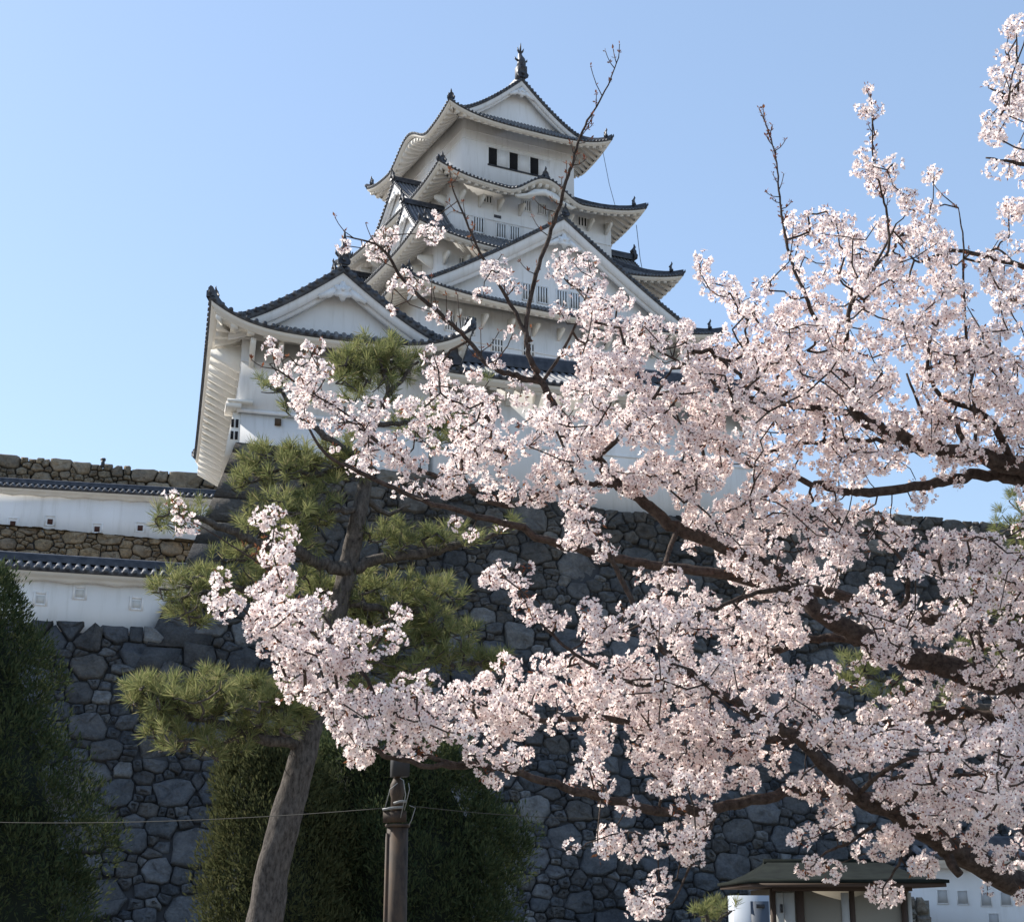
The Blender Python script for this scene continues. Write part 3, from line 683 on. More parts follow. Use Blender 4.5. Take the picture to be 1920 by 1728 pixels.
# ================================================================== ground
b = MB(); b.grid(np.array([[(x, y, 0) for x in (-1500, -60, -25, 0, 25, 60, 1500)] for y in (-600, -20, 10, 30, 60, 200, 2500)]))
MAT['ground'] = mat('gravel_ground', (0.16, 0.14, 0.12), 0.95)
set_col(MAT['ground'], mix(MAT['ground'], (0.21, 0.19, 0.165), ramp(MAT['ground'], noise_fac(MAT['ground'], 1.2, 8, .7), [(.3, (.6, .62, .6)), (.7, (1.15, 1.1, 1.05))]), 1.0))
g = b.build('ground', MAT['ground'], None, origin=(0, 0, 0)); g['kind'] = 'structure'

# ================================================================== things at the foot of the rampart
# ---- rusty post with wires and a small camera box
pole = empty('post', (at(748, 1650, 13.0).x-.02, 13.0, 0), 'rusty brown steel pipe post with grey box on top, standing before the dark conifer', 'post')
PX = pole.location.x
MAT['rust'] = mat('rusty_pipe', (0.11, 0.075, 0.05), 0.7, .3)
set_col(MAT['rust'], mix(MAT['rust'], (0.058, 0.041, 0.029), ramp(MAT['rust'], noise_fac(MAT['rust'], 9, 8, .7, stretch=(1, 1, .35)), [(.32, (.35, .3, .28)), (.5, (1, 1, 1)), (.72, (1.8, 1.45, 1.1))]), 1.0))
MAT['steel'] = mat('dull_steel', (0.22, 0.22, 0.21), 0.5); MAT['blackbox'] = mat('grey_black_box', (0.035, 0.035, 0.038), .6)
MAT['rope'] = mat('wire', (0.06, 0.058, 0.05), 0.8); MAT['blue'] = mat('pale_lens_cover', (0.6, 0.72, 0.85), .3)
b = MB(); b.lathe((PX, 13, 0), [(.098, 0), (.092, 1.2), (.088, 2.26)], 20); b.build('pipe', MAT['rust'], pole, smooth=True)
b = MB(); b.tube([(PX-.085, 12.955, 0), (PX-.083, 12.957, 1.2), (PX-.079, 12.96, 2.2)], .016, 8); b.build('conduit', MAT['rust'], pole, smooth=True)
b = MB(); b.lathe((PX, 13, 2.25), [(.098, 0), (.104, .006), (.104, .02), (.095, .026)], 20); b.build('cap_ring', MAT['rust'], pole)
b = MB(); b.lathe((PX-.01, 13, 2.29), [(.05, 0), (.05, .2), (.06, .22), (.058, .3), (.03, .36)], 14)
b.box((PX-.02, 12.93, 2.33), (.19, .05, .09)); b.build('bracket', MAT['rust'], pole)
for z, x0, x1 in ((2.40, -.12, .05), (2.45, -.03, .07)):
    b = MB(); b.tube([(PX+x0, 12.9, z-.015), (PX+(x0+x1)/2, 12.9, z), (PX+x1, 12.92, z+.005)], .011, 8); b.build('hook_bar', MAT['steel'], pole)
for pts in ([(.03, 12.9, 2.32), (.07, 12.88, 2.5), (.05, 12.88, 2.62), (.02, 12.9, 2.64)], [(.1, 12.9, 2.42), (.15, 12.9, 2.4), (.12, 12.9, 2.3), (.1, 12.9, 2.26)], [(-.1, 12.9, 2.4), (-.06, 12.9, 2.55), (.0, 12.9, 2.6)], [(.06, 12.9, 2.38), (.1, 12.9, 2.55), (.09, 12.9, 2.6)]):
    b = MB(); b.tube([(PX+p[0], p[1], p[2]) for p in pts], .0038, 6); b.build('loose_wire', MAT['steel'], pole)
b = MB(); b.box((PX+.01, 13, 2.78), (.135, .16, .24), rot=.25); b.box((PX+.005, 13, 2.91), (.17, .2, .02), rot=.25); bx = b.build('box', MAT['blackbox'], pole)
b = MB(); b.tube([(PX+.1, 12.95, 2.86), (PX+.13, 12.9, 2.86)], .033, 12); b.build('lens_cover', MAT['blue'], bx)
b = MB(); b.tube([(PX-.02, 13, 2.6), (PX-.01, 13, 2.7)], .03, 8); b.build('neck', MAT['rust'], pole)
def wire(p0, p1, sag, label):
    p0, p1 = np.array(p0), np.array(p1); t = np.linspace(0, 1, 24)[:, None]
    P = p0+(p1-p0)*t; P[:, 2] -= (sag*4*t*(1-t))[:, 0]
    b = MB(); b.tube(P, .0032, 6); tag(b.build('wire', MAT['rope']), label, 'wire', 'wires strung from the rusty post')
wire((PX-.1, 12.92, 2.4), at(-40, 1540, 15.5), .05, 'thin wire sagging from the rusty post to the left picture edge')
wire((PX+.1, 12.95, 2.42), at(1180, 1534, 13.8), .03, 'thin wire running right from the rusty post behind the blossoms')

# ---- small house with green copper roof
hx0 = at(1452, 1690, 32).x; hx1 = at(1706, 1690, 32).x; hc = (hx0+hx1)/2; hw = (hx1-hx0)/2
hut = empty('small_house', (hc, 33.6, 0), 'small beige house with green copper hip roof and brown posts at lower right', 'house')
hf = frame((hc, 33.6, 0), (1, 0, 0), (0, 1, 0)); HS = sides(0, 0); D_ = 1.6
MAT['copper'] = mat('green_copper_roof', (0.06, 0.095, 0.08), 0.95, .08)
set_col(MAT['copper'], mix(MAT['copper'], (0.014, 0.017, 0.0155), ramp(MAT['copper'], noise_fac(MAT['copper'], 3, 6, .6), [(.3, (.6, .6, .6)), (.7, (1.3, 1.3, 1.2))]), 1.0))  # copper colour darkened to stand in for shade over the house
MAT['beige'] = mat('beige_panel', (0.26, 0.235, 0.19), .8); MAT['brown'] = mat('dark_brown_wood', (0.06, 0.04, 0.03), .7); MAT['offwhite'] = mat('offwhite_door', (0.42, 0.42, 0.4), .6)  # beige likewise darkened in place of shade on the house front
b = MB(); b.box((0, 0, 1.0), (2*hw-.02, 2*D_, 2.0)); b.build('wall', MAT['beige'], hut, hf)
for px_, w_ in ((1449, .10), (1499, .16), (1597, .1), (1694, .11)):
    b = MB(); b.box((at(px_, 1690, 32).x-hc, -D_-.01, 1.0), (w_, .08, 2.0)); b.build('post', MAT['brown'], hut, hf)
b = MB(); b.box((0, -D_-.02, 2.0), (2*hw+.1, .1, .1)); b.build('lintel', MAT['brown'], hut, hf)
for pa, pb in ((1452, 1468), (1469, 1489), (1577, 1591), (1701, 1708)):
    xa, xb = at(pa, 1690, 32).x-hc, at(pb, 1690, 32).x-hc
    b = MB(); b.box(((xa+xb)/2, -D_-.015, .97), (xb-xa, .05, 1.9)); dr = b.build('door_panel', MAT['offwhite'], hut, hf)
    if pa == 1452: b = MB(); b.box((xa+.13, -D_-.055, 1.62), (.05, .03, .16)); b.build('handle', MAT['blackbox'], dr, hf)
ex, ey = hw+.62, D_+.75
b = MB(); ring = lambda hx, hy, z: [(-hx, -hy, z), (hx, -hy, z), (hx, hy, z), (-hx, hy, z)]
lv = [(ex, ey, 2.1), (ex, ey, 2.16), (ex*.9, ey*.8, 2.2), (ex*.78, ey*.48, 2.32), (ex*.62, ey*.05, 2.55)]
V = [p for hx, hy, z in lv for p in ring(hx, hy, z)]; k = len(lv)
b.add(V, [(3, 2, 1, 0)] + [(r*4+i, r*4+(i+1) % 4, r*4+4+(i+1) % 4, r*4+4+i) for r in range(k-1) for i in range(4)] + [(4*k-4, 4*k-3, 4*k-2, 4*k-1)])
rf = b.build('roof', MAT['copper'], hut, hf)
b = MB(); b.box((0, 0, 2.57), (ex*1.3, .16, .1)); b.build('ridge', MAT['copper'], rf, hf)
b = MB()
for sg in (-1,):
    xg = sg*ex*.66; b.add([(xg, -.7, 2.26), (xg, .7, 2.26), (xg, 0, 2.55), (xg+.5, -.7, 2.26), (xg+.5, .7, 2.26), (xg+.5, 0, 2.55)], [(0, 1, 2), (5, 4, 3), (0, 2, 5, 3), (1, 4, 5, 2), (0, 3, 4, 1)])
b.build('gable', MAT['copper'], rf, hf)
b = MB(); b.box((0, 0, 2.06), (2*ex-.1, 2*ey-.1, .07)); b.build('eave_board', MAT['brown'], rf, hf)
# ---- metal locker beside it
xa, xb = at(1374, 1690, 31).x, at(1441, 1690, 31).x
lk = empty('metal_locker', ((xa+xb)/2, 31.2, 0), 'pale blue grey metal cabinet standing beside the green-roofed house', 'cabinet')
MAT['locker'] = mat('blue_grey_metal', (0.38, 0.42, 0.47), .5); MAT['locker_d'] = mat('dark_blue_panel', (0.07, 0.085, 0.11), .5)
b = MB(); b.box(((xa+xb)/2, 31.3, .93), (xb-xa, .8, 1.86)); b.build('body', MAT['locker'], lk)
b = MB(); b.box((xa+(xb-xa)*.72, 30.885, .9), ((xb-xa)*.5, .03, 1.7)); dr = b.build('door', MAT['locker_d'], lk)
b = MB(); b.box((xa+(xb-xa)*.74, 30.862, 1.66), (.16, .02, .07)); b.build('handle', MAT['blackbox'], dr)
# ---- far right parapet
wxf = frame((at(1716, 1690, 46).x, 46, 0), (math.cos(R(6)), math.sin(R(6)), 0), (-math.sin(R(6)), math.cos(R(6)), 0))
parapet('parapet_wall', wxf, 0, 14, 0, 2.95, 3.5, 'white plastered wall with small square loopholes at the far right, beyond the green-roofed house',
        [(x, z, .3, .36, 'deep') for x, z in ((.82, 1.95), (1.42, 1.93), (2.12, 1.88), (2.72, 1.9), (2.3, 1.3), (3.6, 1.9))], None)
b = MB(); bx0 = at(1728, 1690, 45).x
lay_stones(b, [([(min(x, .62-.1*max(0, y-1.2)**2), min(y, 1.95)) for x, y in p_], u, v) for p_, u, v in stone_cells(0, .6, 0, 1.9, .5, 5, lambda u, v: v < 1.8 and 0 < u < .55)], lambda u, v, d: (bx0-.42+u+.1*(1.0-v), 44.6-d, v), 4, bulge=.12)
b.box((bx0-.12, 45.15, .92), (.5, .9, 1.84))
o = b.build('stone_block_wall', MAT['stone_grey'], None); tag(o, 'short pile of pale grey stones between the green-roofed house and the white wall', 'stone wall')

# ================================================================== foliage helpers
def grow(nodes, par, tips, rng, rad_tip, rad_max, wiggle=.12, power=.42):
    """joins every tip to the nearest wood already there; returns twig polylines with radii"""
    N = np.array(nodes, float); n0 = len(N); A = np.concatenate([N, tips]); n = len(A)
    parent = np.full(n, -1); best = np.full(n, 1e9); bp = np.zeros(n, int)
    for c in range(0, len(tips), 400):
        d = np.linalg.norm(tips[c:c+400, None]-N[None], axis=2); k = d.argmin(1)
        best[n0+c:n0+c+len(k)] = d[np.arange(len(k)), k]; bp[n0+c:n0+c+len(k)] = k
    best[:n0] = 1e9; done = np.zeros(n, bool); done[:n0] = True; order = []
    for _ in range(len(tips)):
        i = int(np.argmin(np.where(done, 1e9, best))); done[i] = True; parent[i] = bp[i]; order.append(i)
        d = np.linalg.norm(A-A[i], axis=1)*1.12; m_ = (~done) & (d < best); best[m_] = d[m_]; bp[m_] = i
    w_ = np.ones(n)
    for i in reversed(order):
        if parent[i] >= n0: w_[parent[i]] += w_[i]
    root = np.arange(n)
    for i in order: root[i] = root[parent[i]]
    out = []
    for i in order:
        a, b_ = A[parent[i]], A[i]; L = np.linalg.norm(b_-a)
        r1 = min(rad_max, rad_tip*w_[i]**power); r0 = min(rad_max, rad_tip*w_[parent[i]]**power) if parent[i] >= n0 else min(rad_max, r1*1.25)
        mid = (a+b_)/2 + rng.normal(0, wiggle*L*.5, 3) + np.array([0, 0, -.06*L])
        out.append((np.array([a, a*.55+mid*.45, mid, b_*.6+mid*.4, b_]) if L > .12 else np.array([a, mid, b_]), r0, r1, root[i]))
    return out, root[n0:]
def quads_mesh(B, cen, ax, ay, m=0):   # diamonds-quads at centres with half axes
    V = np.stack([cen-ax, cen-ay*.9+ax*.1, cen+ax, cen+ay], 1).reshape(-1, 3)
    q = np.arange(len(V)).reshape(-1, 4); B.add(V, q, m)
def rand_unit(rng, n):
    v = rng.normal(0, 1, (n, 3)); return v/np.linalg.norm(v, axis=1)[:, None]
def leaf_mat(name, cols, transl=.35, rough=.6, tcol=None):
    m = bpy.data.materials.new(name); m.use_nodes = True; t = m.node_tree; t.nodes.clear()
    out = t.nodes.new('ShaderNodeOutputMaterial'); g = t.nodes.new('ShaderNodeNewGeometry')
    r = t.nodes.new('ShaderNodeValToRGB'); e = r.color_ramp.elements
    while len(e) < len(cols): e.new(.5)
    for i, (el, c) in enumerate(zip(e, cols)): el.position = i/(len(cols)-1); el.color = (*c, 1)
    t.links.new(g.outputs['Random Per Island'], r.inputs[0])
    d = t.nodes.new('ShaderNodeBsdfDiffuse'); tr = t.nodes.new('ShaderNodeBsdfTranslucent'); mx = t.nodes.new('ShaderNodeMixShader'); mx.inputs[0].default_value = transl
    t.links.new(r.outputs[0], d.inputs[0])
    if tcol:
        mm = t.nodes.new('ShaderNodeMix'); mm.data_type = 'RGBA'; mm.blend_type = 'MULTIPLY'; mm.inputs[0].default_value = 1; mm.inputs[7].default_value = (*tcol, 1)
        t.links.new(r.outputs[0], mm.inputs[6]); t.links.new(mm.outputs[2], tr.inputs[0])
    else: t.links.new(r.outputs[0], tr.inputs[0])
    t.links.new(d.outputs[0], mx.inputs[1]); t.links.new(tr.outputs[0], mx.inputs[2]); t.links.new(mx.outputs[0], out.inputs[0])
    return m
def bark_mat(name, a, b_, sc=18, st=(1, 1, .4)):
    m = mat(name, a, .9, .15)
    f = noise_fac(m, sc, 8, .7, stretch=st)
    set_col(m, mix(m, a, b_, ramp(m, f, [(.35, (0, 0, 0)), (.65, (1, 1, 1))]), 'MIX')); bump(m, f, .8, .02); return m
MAT['pine_bark'] = bark_mat('pine_bark', (0.035, 0.03, 0.027), (0.135, 0.118, 0.104), 26)
MAT['cherry_bark'] = bark_mat('cherry_bark', (0.03, 0.022, 0.019), (0.1, 0.078, 0.066), 30, (1, 1, 1))
MAT['needle'] = leaf_mat('pine_needles', [(0.1, 0.13, 0.055), (0.21, 0.23, 0.095), (0.31, 0.31, 0.13), (0.15, 0.18, 0.075), (0.36, 0.31, 0.16)], .45)
MAT['conifer'] = leaf_mat('conifer_sprays', [(0.036, 0.056, 0.03), (0.066, 0.084, 0.04), (0.098, 0.11, 0.05), (0.048, 0.072, 0.035)], .3)
MAT['conifer_olive'] = leaf_mat('olive_sprays', [(0.06, 0.07, 0.033), (0.1, 0.105, 0.048), (0.08, 0.09, 0.04), (0.12, 0.115, 0.055)], .3)
def needles(B, cen, dirs, rng, k=48, L=.14, wd=.0029):
    n = len(cen)
    d = rand_unit(rng, n*k) + 1.0*np.repeat(dirs, k, 0); d /= np.linalg.norm(d, axis=1)[:, None]
    c = np.repeat(cen, k, 0) + d*.012 + np.repeat(dirs, k, 0)*rng.uniform(-.05, .05, (n*k, 1)); l = L*rng.uniform(.7, 1.15, (n*k, 1))
    s_ = np.cross(d, rand_unit(rng, n*k)); s_ /= np.linalg.norm(s_, axis=1)[:, None]+1e-9
    V = np.stack([c-s_*wd, c+s_*wd, c+d*l*.65+s_*wd*.9+np.array([0, 0, -.004]), c+d*l, c+d*l*.65-s_*wd*.9], 1)
    q = np.arange(n*k*5).reshape(-1, 5); B.add(V.reshape(-1, 3), q, 0)
def pine_tree(name, label, Y, trunk, limbs, pads, seed, dens=1.0, group=None, kx_=1.0):
    rng = np.random.default_rng(seed)
    sc = Y/F
    tp = np.array([at(px, py, Y+dy) for px, py, r, dy in trunk]); base = tp[0].copy(); base[2] = 0; base[0] -= .25*kx_
    tp = np.concatenate([[base], tp]); tr = [trunk[0][2]*sc*1.25] + [t[2]*sc for t in trunk]
    root = empty(name, tuple(base), label, 'pine tree', group)
    def dens_poly(P, rr, m=6):
        P = np.array(P); t = np.linspace(0, len(P)-1, (len(P)-1)*m+1); i = np.minimum(t.astype(int), len(P)-2); f = (t-i)[:, None]
        Pm, Pn = np.vstack([2*P[0]-P[1], P[:-1]])[i], np.vstack([P[2:], 2*P[-1]-P[-2]])[i]
        a, b_ = P[i], P[i+1]      # catmull-rom
        Q = .5*((2*a)+(-Pm+b_)*f+(2*Pm-5*a+4*b_-Pn)*f**2+(-Pm+3*a-3*b_+Pn)*f**3)
        return Q, np.interp(t, np.arange(len(P)), rr)
    Q, rr = dens_poly(tp, tr); Qt, rt_ = dens_poly(tp, tr, 16); b = MB(); b.tube(Qt, rt_*.86, 26, jit=.13, rng=rng); b.build('trunk', MAT['pine_bark'], root, smooth=True)
    nodes = [Q[len(Q)//3:]]
    for lm in limbs:
        P = np.array([at(px, py, Y+dy) for px, py, r, dy in lm]); Q, r2 = dens_poly(P, [l[2]*sc for l in lm], 5)
        Q = Q + rng.normal(0, .012, Q.shape); b = MB(); b.tube(Q, r2, 9, jit=.2, rng=rng); b.build('limb', MAT['pine_bark'], root, smooth=True); nodes.append(Q[3:])
    nodes = np.concatenate(nodes)
    tips, dirs = [], []
    for (cx_, cy_, rx, ry, dy, ry_d, dn) in pads:
        n = int(rx*ry*3.14/215*dn*dens*(Y/17)**0)
        a = rng.uniform(0, 2*np.pi, n); r_ = np.sqrt(rng.random(n)); 
        px = cx_+rx*r_*np.cos(a); py = cy_+ry*r_*np.sin(a)
        dd = rng.normal(0, ry_d*.6, n)
        P = np.array([at(x, y, Y+dy+e) for x, y, e in zip(px, py, dd)])
        tips.append(P); d = np.stack([.5*r_*np.cos(a), dd*.4, .75 - .45*r_*np.sin(a)], -1) + rng.normal(0, .35, (n, 3)); dirs.append(d/np.linalg.norm(d, axis=1)[:, None])
    tips = np.concatenate(tips); dirs = np.concatenate(dirs)
    tw, _ = grow(nodes, None, tips-dirs*.06, rng, .006, .03)
    b = MB()
    for P, r0, r1, _r in tw: b.tube(P, np.linspace(r0, r1, len(P)), 5, caps=False)
    tag(b.build('twigs', MAT['pine_bark'], root), kind='stuff')
    b = MB(); needles(b, tips, dirs, rng); tag(b.build('needles', MAT['needle'], root), kind='stuff')
    return root
pine_tree('pine_tree', 'tall leaning pine with layered needle pads in front of the stone rampart', 17.0,
    [(492, 1740, 37, 0), (515, 1610, 34, 0), (545, 1500, 32, 0), (572, 1400, 28, 0), (590, 1310, 26, .1), (610, 1210, 24, .2), (640, 1120, 23, .2), (657, 1040, 21, .2), (672, 970, 18, .1), (685, 900, 15, .1), (690, 840, 11, 0), (705, 780, 8, 0), (728, 735, 6, 0), (715, 690, 4, 0)],
    [[(572, 1392, 14, 0), (520, 1388, 11, -.2), (460, 1372, 9, -.4), (400, 1352, 8, -.5), (345, 1340, 7, -.6), (305, 1318, 5, -.7), (285, 1300, 3, -.7)],
     [(655, 1065, 14, .1), (610, 1060, 12, 0), (560, 1035, 11, -.2), (500, 1022, 9, -.3), (440, 1000, 8, -.5), (385, 975, 6, -.6), (335, 960, 3, -.7)],
     [(660, 1065, 13, .2), (720, 1048, 11, .3), (800, 1036, 10, .3), (860, 1022, 7, .2), (920, 1004, 5, .1), (965, 985, 3, 0)],
     [(690, 860, 9, .1), (640, 838, 7, -.1), (590, 800, 6, -.2), (550, 765, 5, -.3), (520, 725, 3, -.3)],
     [(672, 960, 8, .1), (640, 955, 6, -.1), (600, 965, 5, -.2), (560, 960, 3, -.3)],
     [(690, 880, 9, .1), (650, 875, 6, .3), (600, 890, 5, .2), (540, 880, 4, 0), (490, 890, 3, -.1)],
     [(680, 930, 7, .1), (720, 960, 5, .3), (770, 945, 3, .3)],
     [(600, 1240, 11, .2), (540, 1130, 7, -.2), (470, 1105, 6, -.4), (400, 1110, 5, -.5), (340, 1120, 3, -.5)],
     [(595, 1290, 9, .2), (680, 1240, 8, .4), (780, 1235, 7, .5), (870, 1245, 5, .4), (930, 1240, 3, .4)],
     [(640, 1130, 9, .2), (720, 1140, 7, .5), (800, 1150, 5, .6)],
     [(700, 800, 6, 0), (760, 790, 5, .2), (820, 800, 4, .3), (860, 830, 3, .3)],
     [(728, 740, 5, 0), (760, 700, 4, .1), (785, 680, 3, .1)], [(715, 700, 5, 0), (670, 690, 4, -.1), (640, 680, 3, -.1)]],
    # pads: centre, half size in the picture, distance offset, depth spread, density
    [(300, 1300, 62, 40, -.7, .35, 1.1), (370, 1300, 90, 45, -.6, .4, 1.1), (470, 1325, 90, 50, -.4, .4, 1.0), (540, 1330, 50, 50, -.2, .3, .9), (330, 1375, 70, 32, -.7, .3, 1.0), (420, 1395, 60, 28, -.5, .3, .8), (470, 1300, 60, 30, -.2, .4, .8), (255, 1290, 25, 18, -.7, .2, 1),
     (325, 970, 45, 26, -.7, .25, 1.0), (372, 962, 30, 20, -.5, .2, .8), (440, 1060, 62, 32, -.3, .3, .9), (360, 1100, 75, 34, -.5, .3, 1.1), (350, 1150, 40, 28, -.5, .25, 1.0), (430, 1110, 50, 30, -.4, .3, .8),
     (520, 965, 80, 45, -.2, .4, 1.1), (590, 950, 50, 40, 0, .3, .9), (560, 1010, 60, 20, -.1, .3, .6), (530, 1060, 60, 30, .1, .3, .8),
     (520, 870, 70, 38, 0, .3, 1.0), (590, 865, 70, 40, .2, .35, 1.1), (640, 880, 50, 30, .2, .3, .9), (470, 900, 35, 22, 0, .2, .9), (660, 840, 45, 25, .2, .3, .8),
     (690, 690, 70, 45, 0, .35, 1.15), (740, 680, 42, 40, .1, .3, 1.0), (650, 690, 35, 32, -.1, .25, 1.0), (700, 650, 50, 20, 0, .25, 1), (700, 740, 60, 16, 0, .25, .6),
     (510, 718, 26, 16, -.3, .15, 1.0), (560, 760, 26, 18, -.2, .15, .6), (830, 800, 50, 45, .3, .3, .9), (770, 790, 40, 30, .2, .3, .7), (910, 715, 14, 12, .3, .1, .8),
     (770, 1010, 70, 20, .3, .3, .9), (860, 1002, 70, 18, .2, .25, 1.0), (720, 1000, 40, 30, .3, .3, .8), (940, 985, 30, 14, .0, .2, .8),
     (620, 1110, 80, 30, .5, .4, 1.0), (720, 1110, 90, 40, .6, .4, 1.1), (820, 1120, 60, 35, .6, .35, .9), (700, 1180, 110, 45, .6, .4, 1.1), (830, 1190, 70, 40, .6, .35, 1.0), (600, 1200, 60, 50, .4, .35, .8),
     (780, 1235, 80, 28, .4, .35, .9), (880, 1235, 65, 25, .4, .3, 1.0), (930, 1225, 25, 16, .4, .2, .9), (650, 1270, 60, 40, .4, .3, .8), (740, 1280, 60, 30, .5, .3, .7)], 11)
pine_tree('pine_tree', 'low small pine top at the bottom edge, left of the metal cabinet', 22.0,
    [(1335, 1790, 8, 0), (1330, 1745, 6, 0), (1325, 1715, 4, 0)], [[(1330, 1735, 4, 0), (1350, 1722, 3, 0), (1372, 1706, 2, 0)]],
    [(1330, 1702, 36, 11, 0, .3, 1.5), (1362, 1698, 28, 8, 0, .25, 1.4), (1300, 1708, 24, 8, 0, .25, 1.4), (1335, 1722, 40, 10, 0, .3, .9)], 5)
pine_tree('pine_tree', 'pine at far right mostly hidden behind the dense blossoms', 20.0,
    [(2010, 1760, 24, 0), (2005, 1500, 20, 0), (1990, 1300, 16, 0), (1960, 1120, 11, 0), (1925, 990, 6, 0)],
    [[(1985, 1300, 9, 0), (1900, 1325, 8, 0), (1760, 1310, 6, 0), (1680, 1280, 5, 0), (1600, 1262, 3, 0)], [(1965, 1160, 6, 0), (1800, 1140, 4, 0)]],
    [(1905, 985, 40, 60, 0, .4, 1.0), (1870, 1110, 70, 45, 0, .4, 1.0), (1605, 1258, 42, 34, 0, .35, 1.1), (1750, 1330, 60, 36, 0, .35, 1.0), (1830, 1240, 60, 50, 0, .4, .7), (1660, 1300, 40, 30, 0, .3, .7), (1920, 1200, 50, 60, 0, .4, .8)], 6)

# ---- dense conifers
def conifer(label, Y, outline, depth, seed, material, n=9000, leaf=.07):
    """outline: (py, px left, px right) rows from top to foot"""
    rng = np.random.default_rng(seed)
    rows = [(at(0, py, Y).z, at(l, py, Y).x, at(r, py, Y).x) for py, l, r in outline]
    z = np.array([r[0] for r in rows]); xl = np.array([r[1] for r in rows]); xr = np.array([r[2] for r in rows])
    z = np.append(z, 0.0); xl = np.append(xl, xl[-1]); xr = np.append(xr, xr[-1])
    cxm = float(np.mean((xl+xr)/2)); root = empty('conifer', (cxm, Y, 0), label, 'tree')
    zz = z[::-1]; L = lambda q: np.interp(q, zz, xl[::-1]); Rr = lambda q: np.interp(q, zz, xr[::-1])
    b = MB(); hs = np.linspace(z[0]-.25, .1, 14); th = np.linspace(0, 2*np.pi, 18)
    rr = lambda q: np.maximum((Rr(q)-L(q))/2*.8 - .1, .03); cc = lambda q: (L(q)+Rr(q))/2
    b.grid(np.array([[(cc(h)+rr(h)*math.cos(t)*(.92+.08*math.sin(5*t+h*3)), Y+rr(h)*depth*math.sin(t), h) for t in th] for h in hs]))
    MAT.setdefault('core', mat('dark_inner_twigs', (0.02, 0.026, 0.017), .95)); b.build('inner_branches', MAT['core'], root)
    b = MB(); b.tube([(cxm, Y, 0), (cxm, Y, .5*z[0]), (cc(z[0]), Y, z[0]-.3)], [.16, .12, .03], 8); b.build('trunk', MAT['pine_bark'], root)
    # clumps: rounded tufts of sprays scattered over the crown
    nc = n//58; hz = rng.uniform(.3, z[0], nc); t = rng.uniform(-np.pi*1.15, np.pi*.15, nc)
    R_ = (Rr(hz)-L(hz))/2; rad = R_*(.9+.1*np.sin(hz*2.6+t*3)+.08*np.sin(hz*7.1+t*5+1)+rng.normal(0, .09, nc))
    C0 = np.stack([cc(hz)+rad*np.cos(t), Y+rad*depth*np.sin(t), hz], -1); out = np.stack([np.cos(t), np.sin(t), 0*t+.5], -1); out /= np.linalg.norm(out, axis=1)[:, None]
    k = 58; cs = rng.uniform(.14, .36, (nc, 1)).repeat(k, 0)
    d = rand_unit(rng, nc*k) + np.repeat(out, k, 0)*.5; d /= np.linalg.norm(d, axis=1)[:, None]; P = np.repeat(C0, k, 0) + d*cs*rng.uniform(.72, 1.06, (nc*k, 1))*np.array([1, 1, 1.25])
    ax = d*1.0 + np.array([0, 0, .8]) + rng.normal(0, .3, d.shape); ax /= np.linalg.norm(ax, axis=1)[:, None]
    ay = np.cross(ax, rand_unit(rng, nc*k)); ay /= np.linalg.norm(ay, axis=1)[:, None]+1e-9
    s_ = leaf*rng.uniform(.6, 1.4, (nc*k, 1)); quads_mesh(b := MB(), P, ax*s_, ay*s_*.27)
    b.build('crown', material, root); return root
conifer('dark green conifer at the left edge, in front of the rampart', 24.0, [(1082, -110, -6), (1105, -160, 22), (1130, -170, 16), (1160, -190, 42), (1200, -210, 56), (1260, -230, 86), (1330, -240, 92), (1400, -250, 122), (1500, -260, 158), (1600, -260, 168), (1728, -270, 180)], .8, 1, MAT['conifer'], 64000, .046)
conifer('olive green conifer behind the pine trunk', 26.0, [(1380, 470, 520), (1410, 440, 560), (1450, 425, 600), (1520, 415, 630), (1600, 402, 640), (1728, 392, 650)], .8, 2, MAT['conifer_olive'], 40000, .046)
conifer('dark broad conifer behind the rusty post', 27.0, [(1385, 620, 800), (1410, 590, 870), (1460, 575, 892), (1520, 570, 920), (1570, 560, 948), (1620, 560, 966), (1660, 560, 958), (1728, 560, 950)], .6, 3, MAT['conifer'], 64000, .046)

# ================================================================== the cherry tree in front
MAT['petal'] = leaf_mat('cherry_petals', [(0.9, 0.79, 0.77), (0.94, 0.87, 0.85), (0.91, 0.82, 0.805), (0.95, 0.91, 0.885), (0.88, 0.745, 0.735)], .5, tcol=(1.0, .96, .93))
MAT['calyx'] = leaf_mat('red_calyx', [(0.2, 0.05, 0.06), (0.3, 0.1, 0.09), (0.24, 0.07, 0.08)], .2)
MAT['bud_leaf'] = leaf_mat('bronze_bud_leaves', [(0.2, 0.07, 0.04), (0.26, 0.12, 0.06), (0.16, 0.06, 0.045)], .35)
TRUNK = [(4.35, 9.3, 0.0, .34), (4.2, 9.2, .9, .29), (4.05, 9.0, 1.6, .26), (3.95, 8.9, 2.6, .21), (4.0, 8.9, 3.6, .15), (3.85, 8.7, 4.4, .11), (3.7, 8.4, 5.3, .07)]
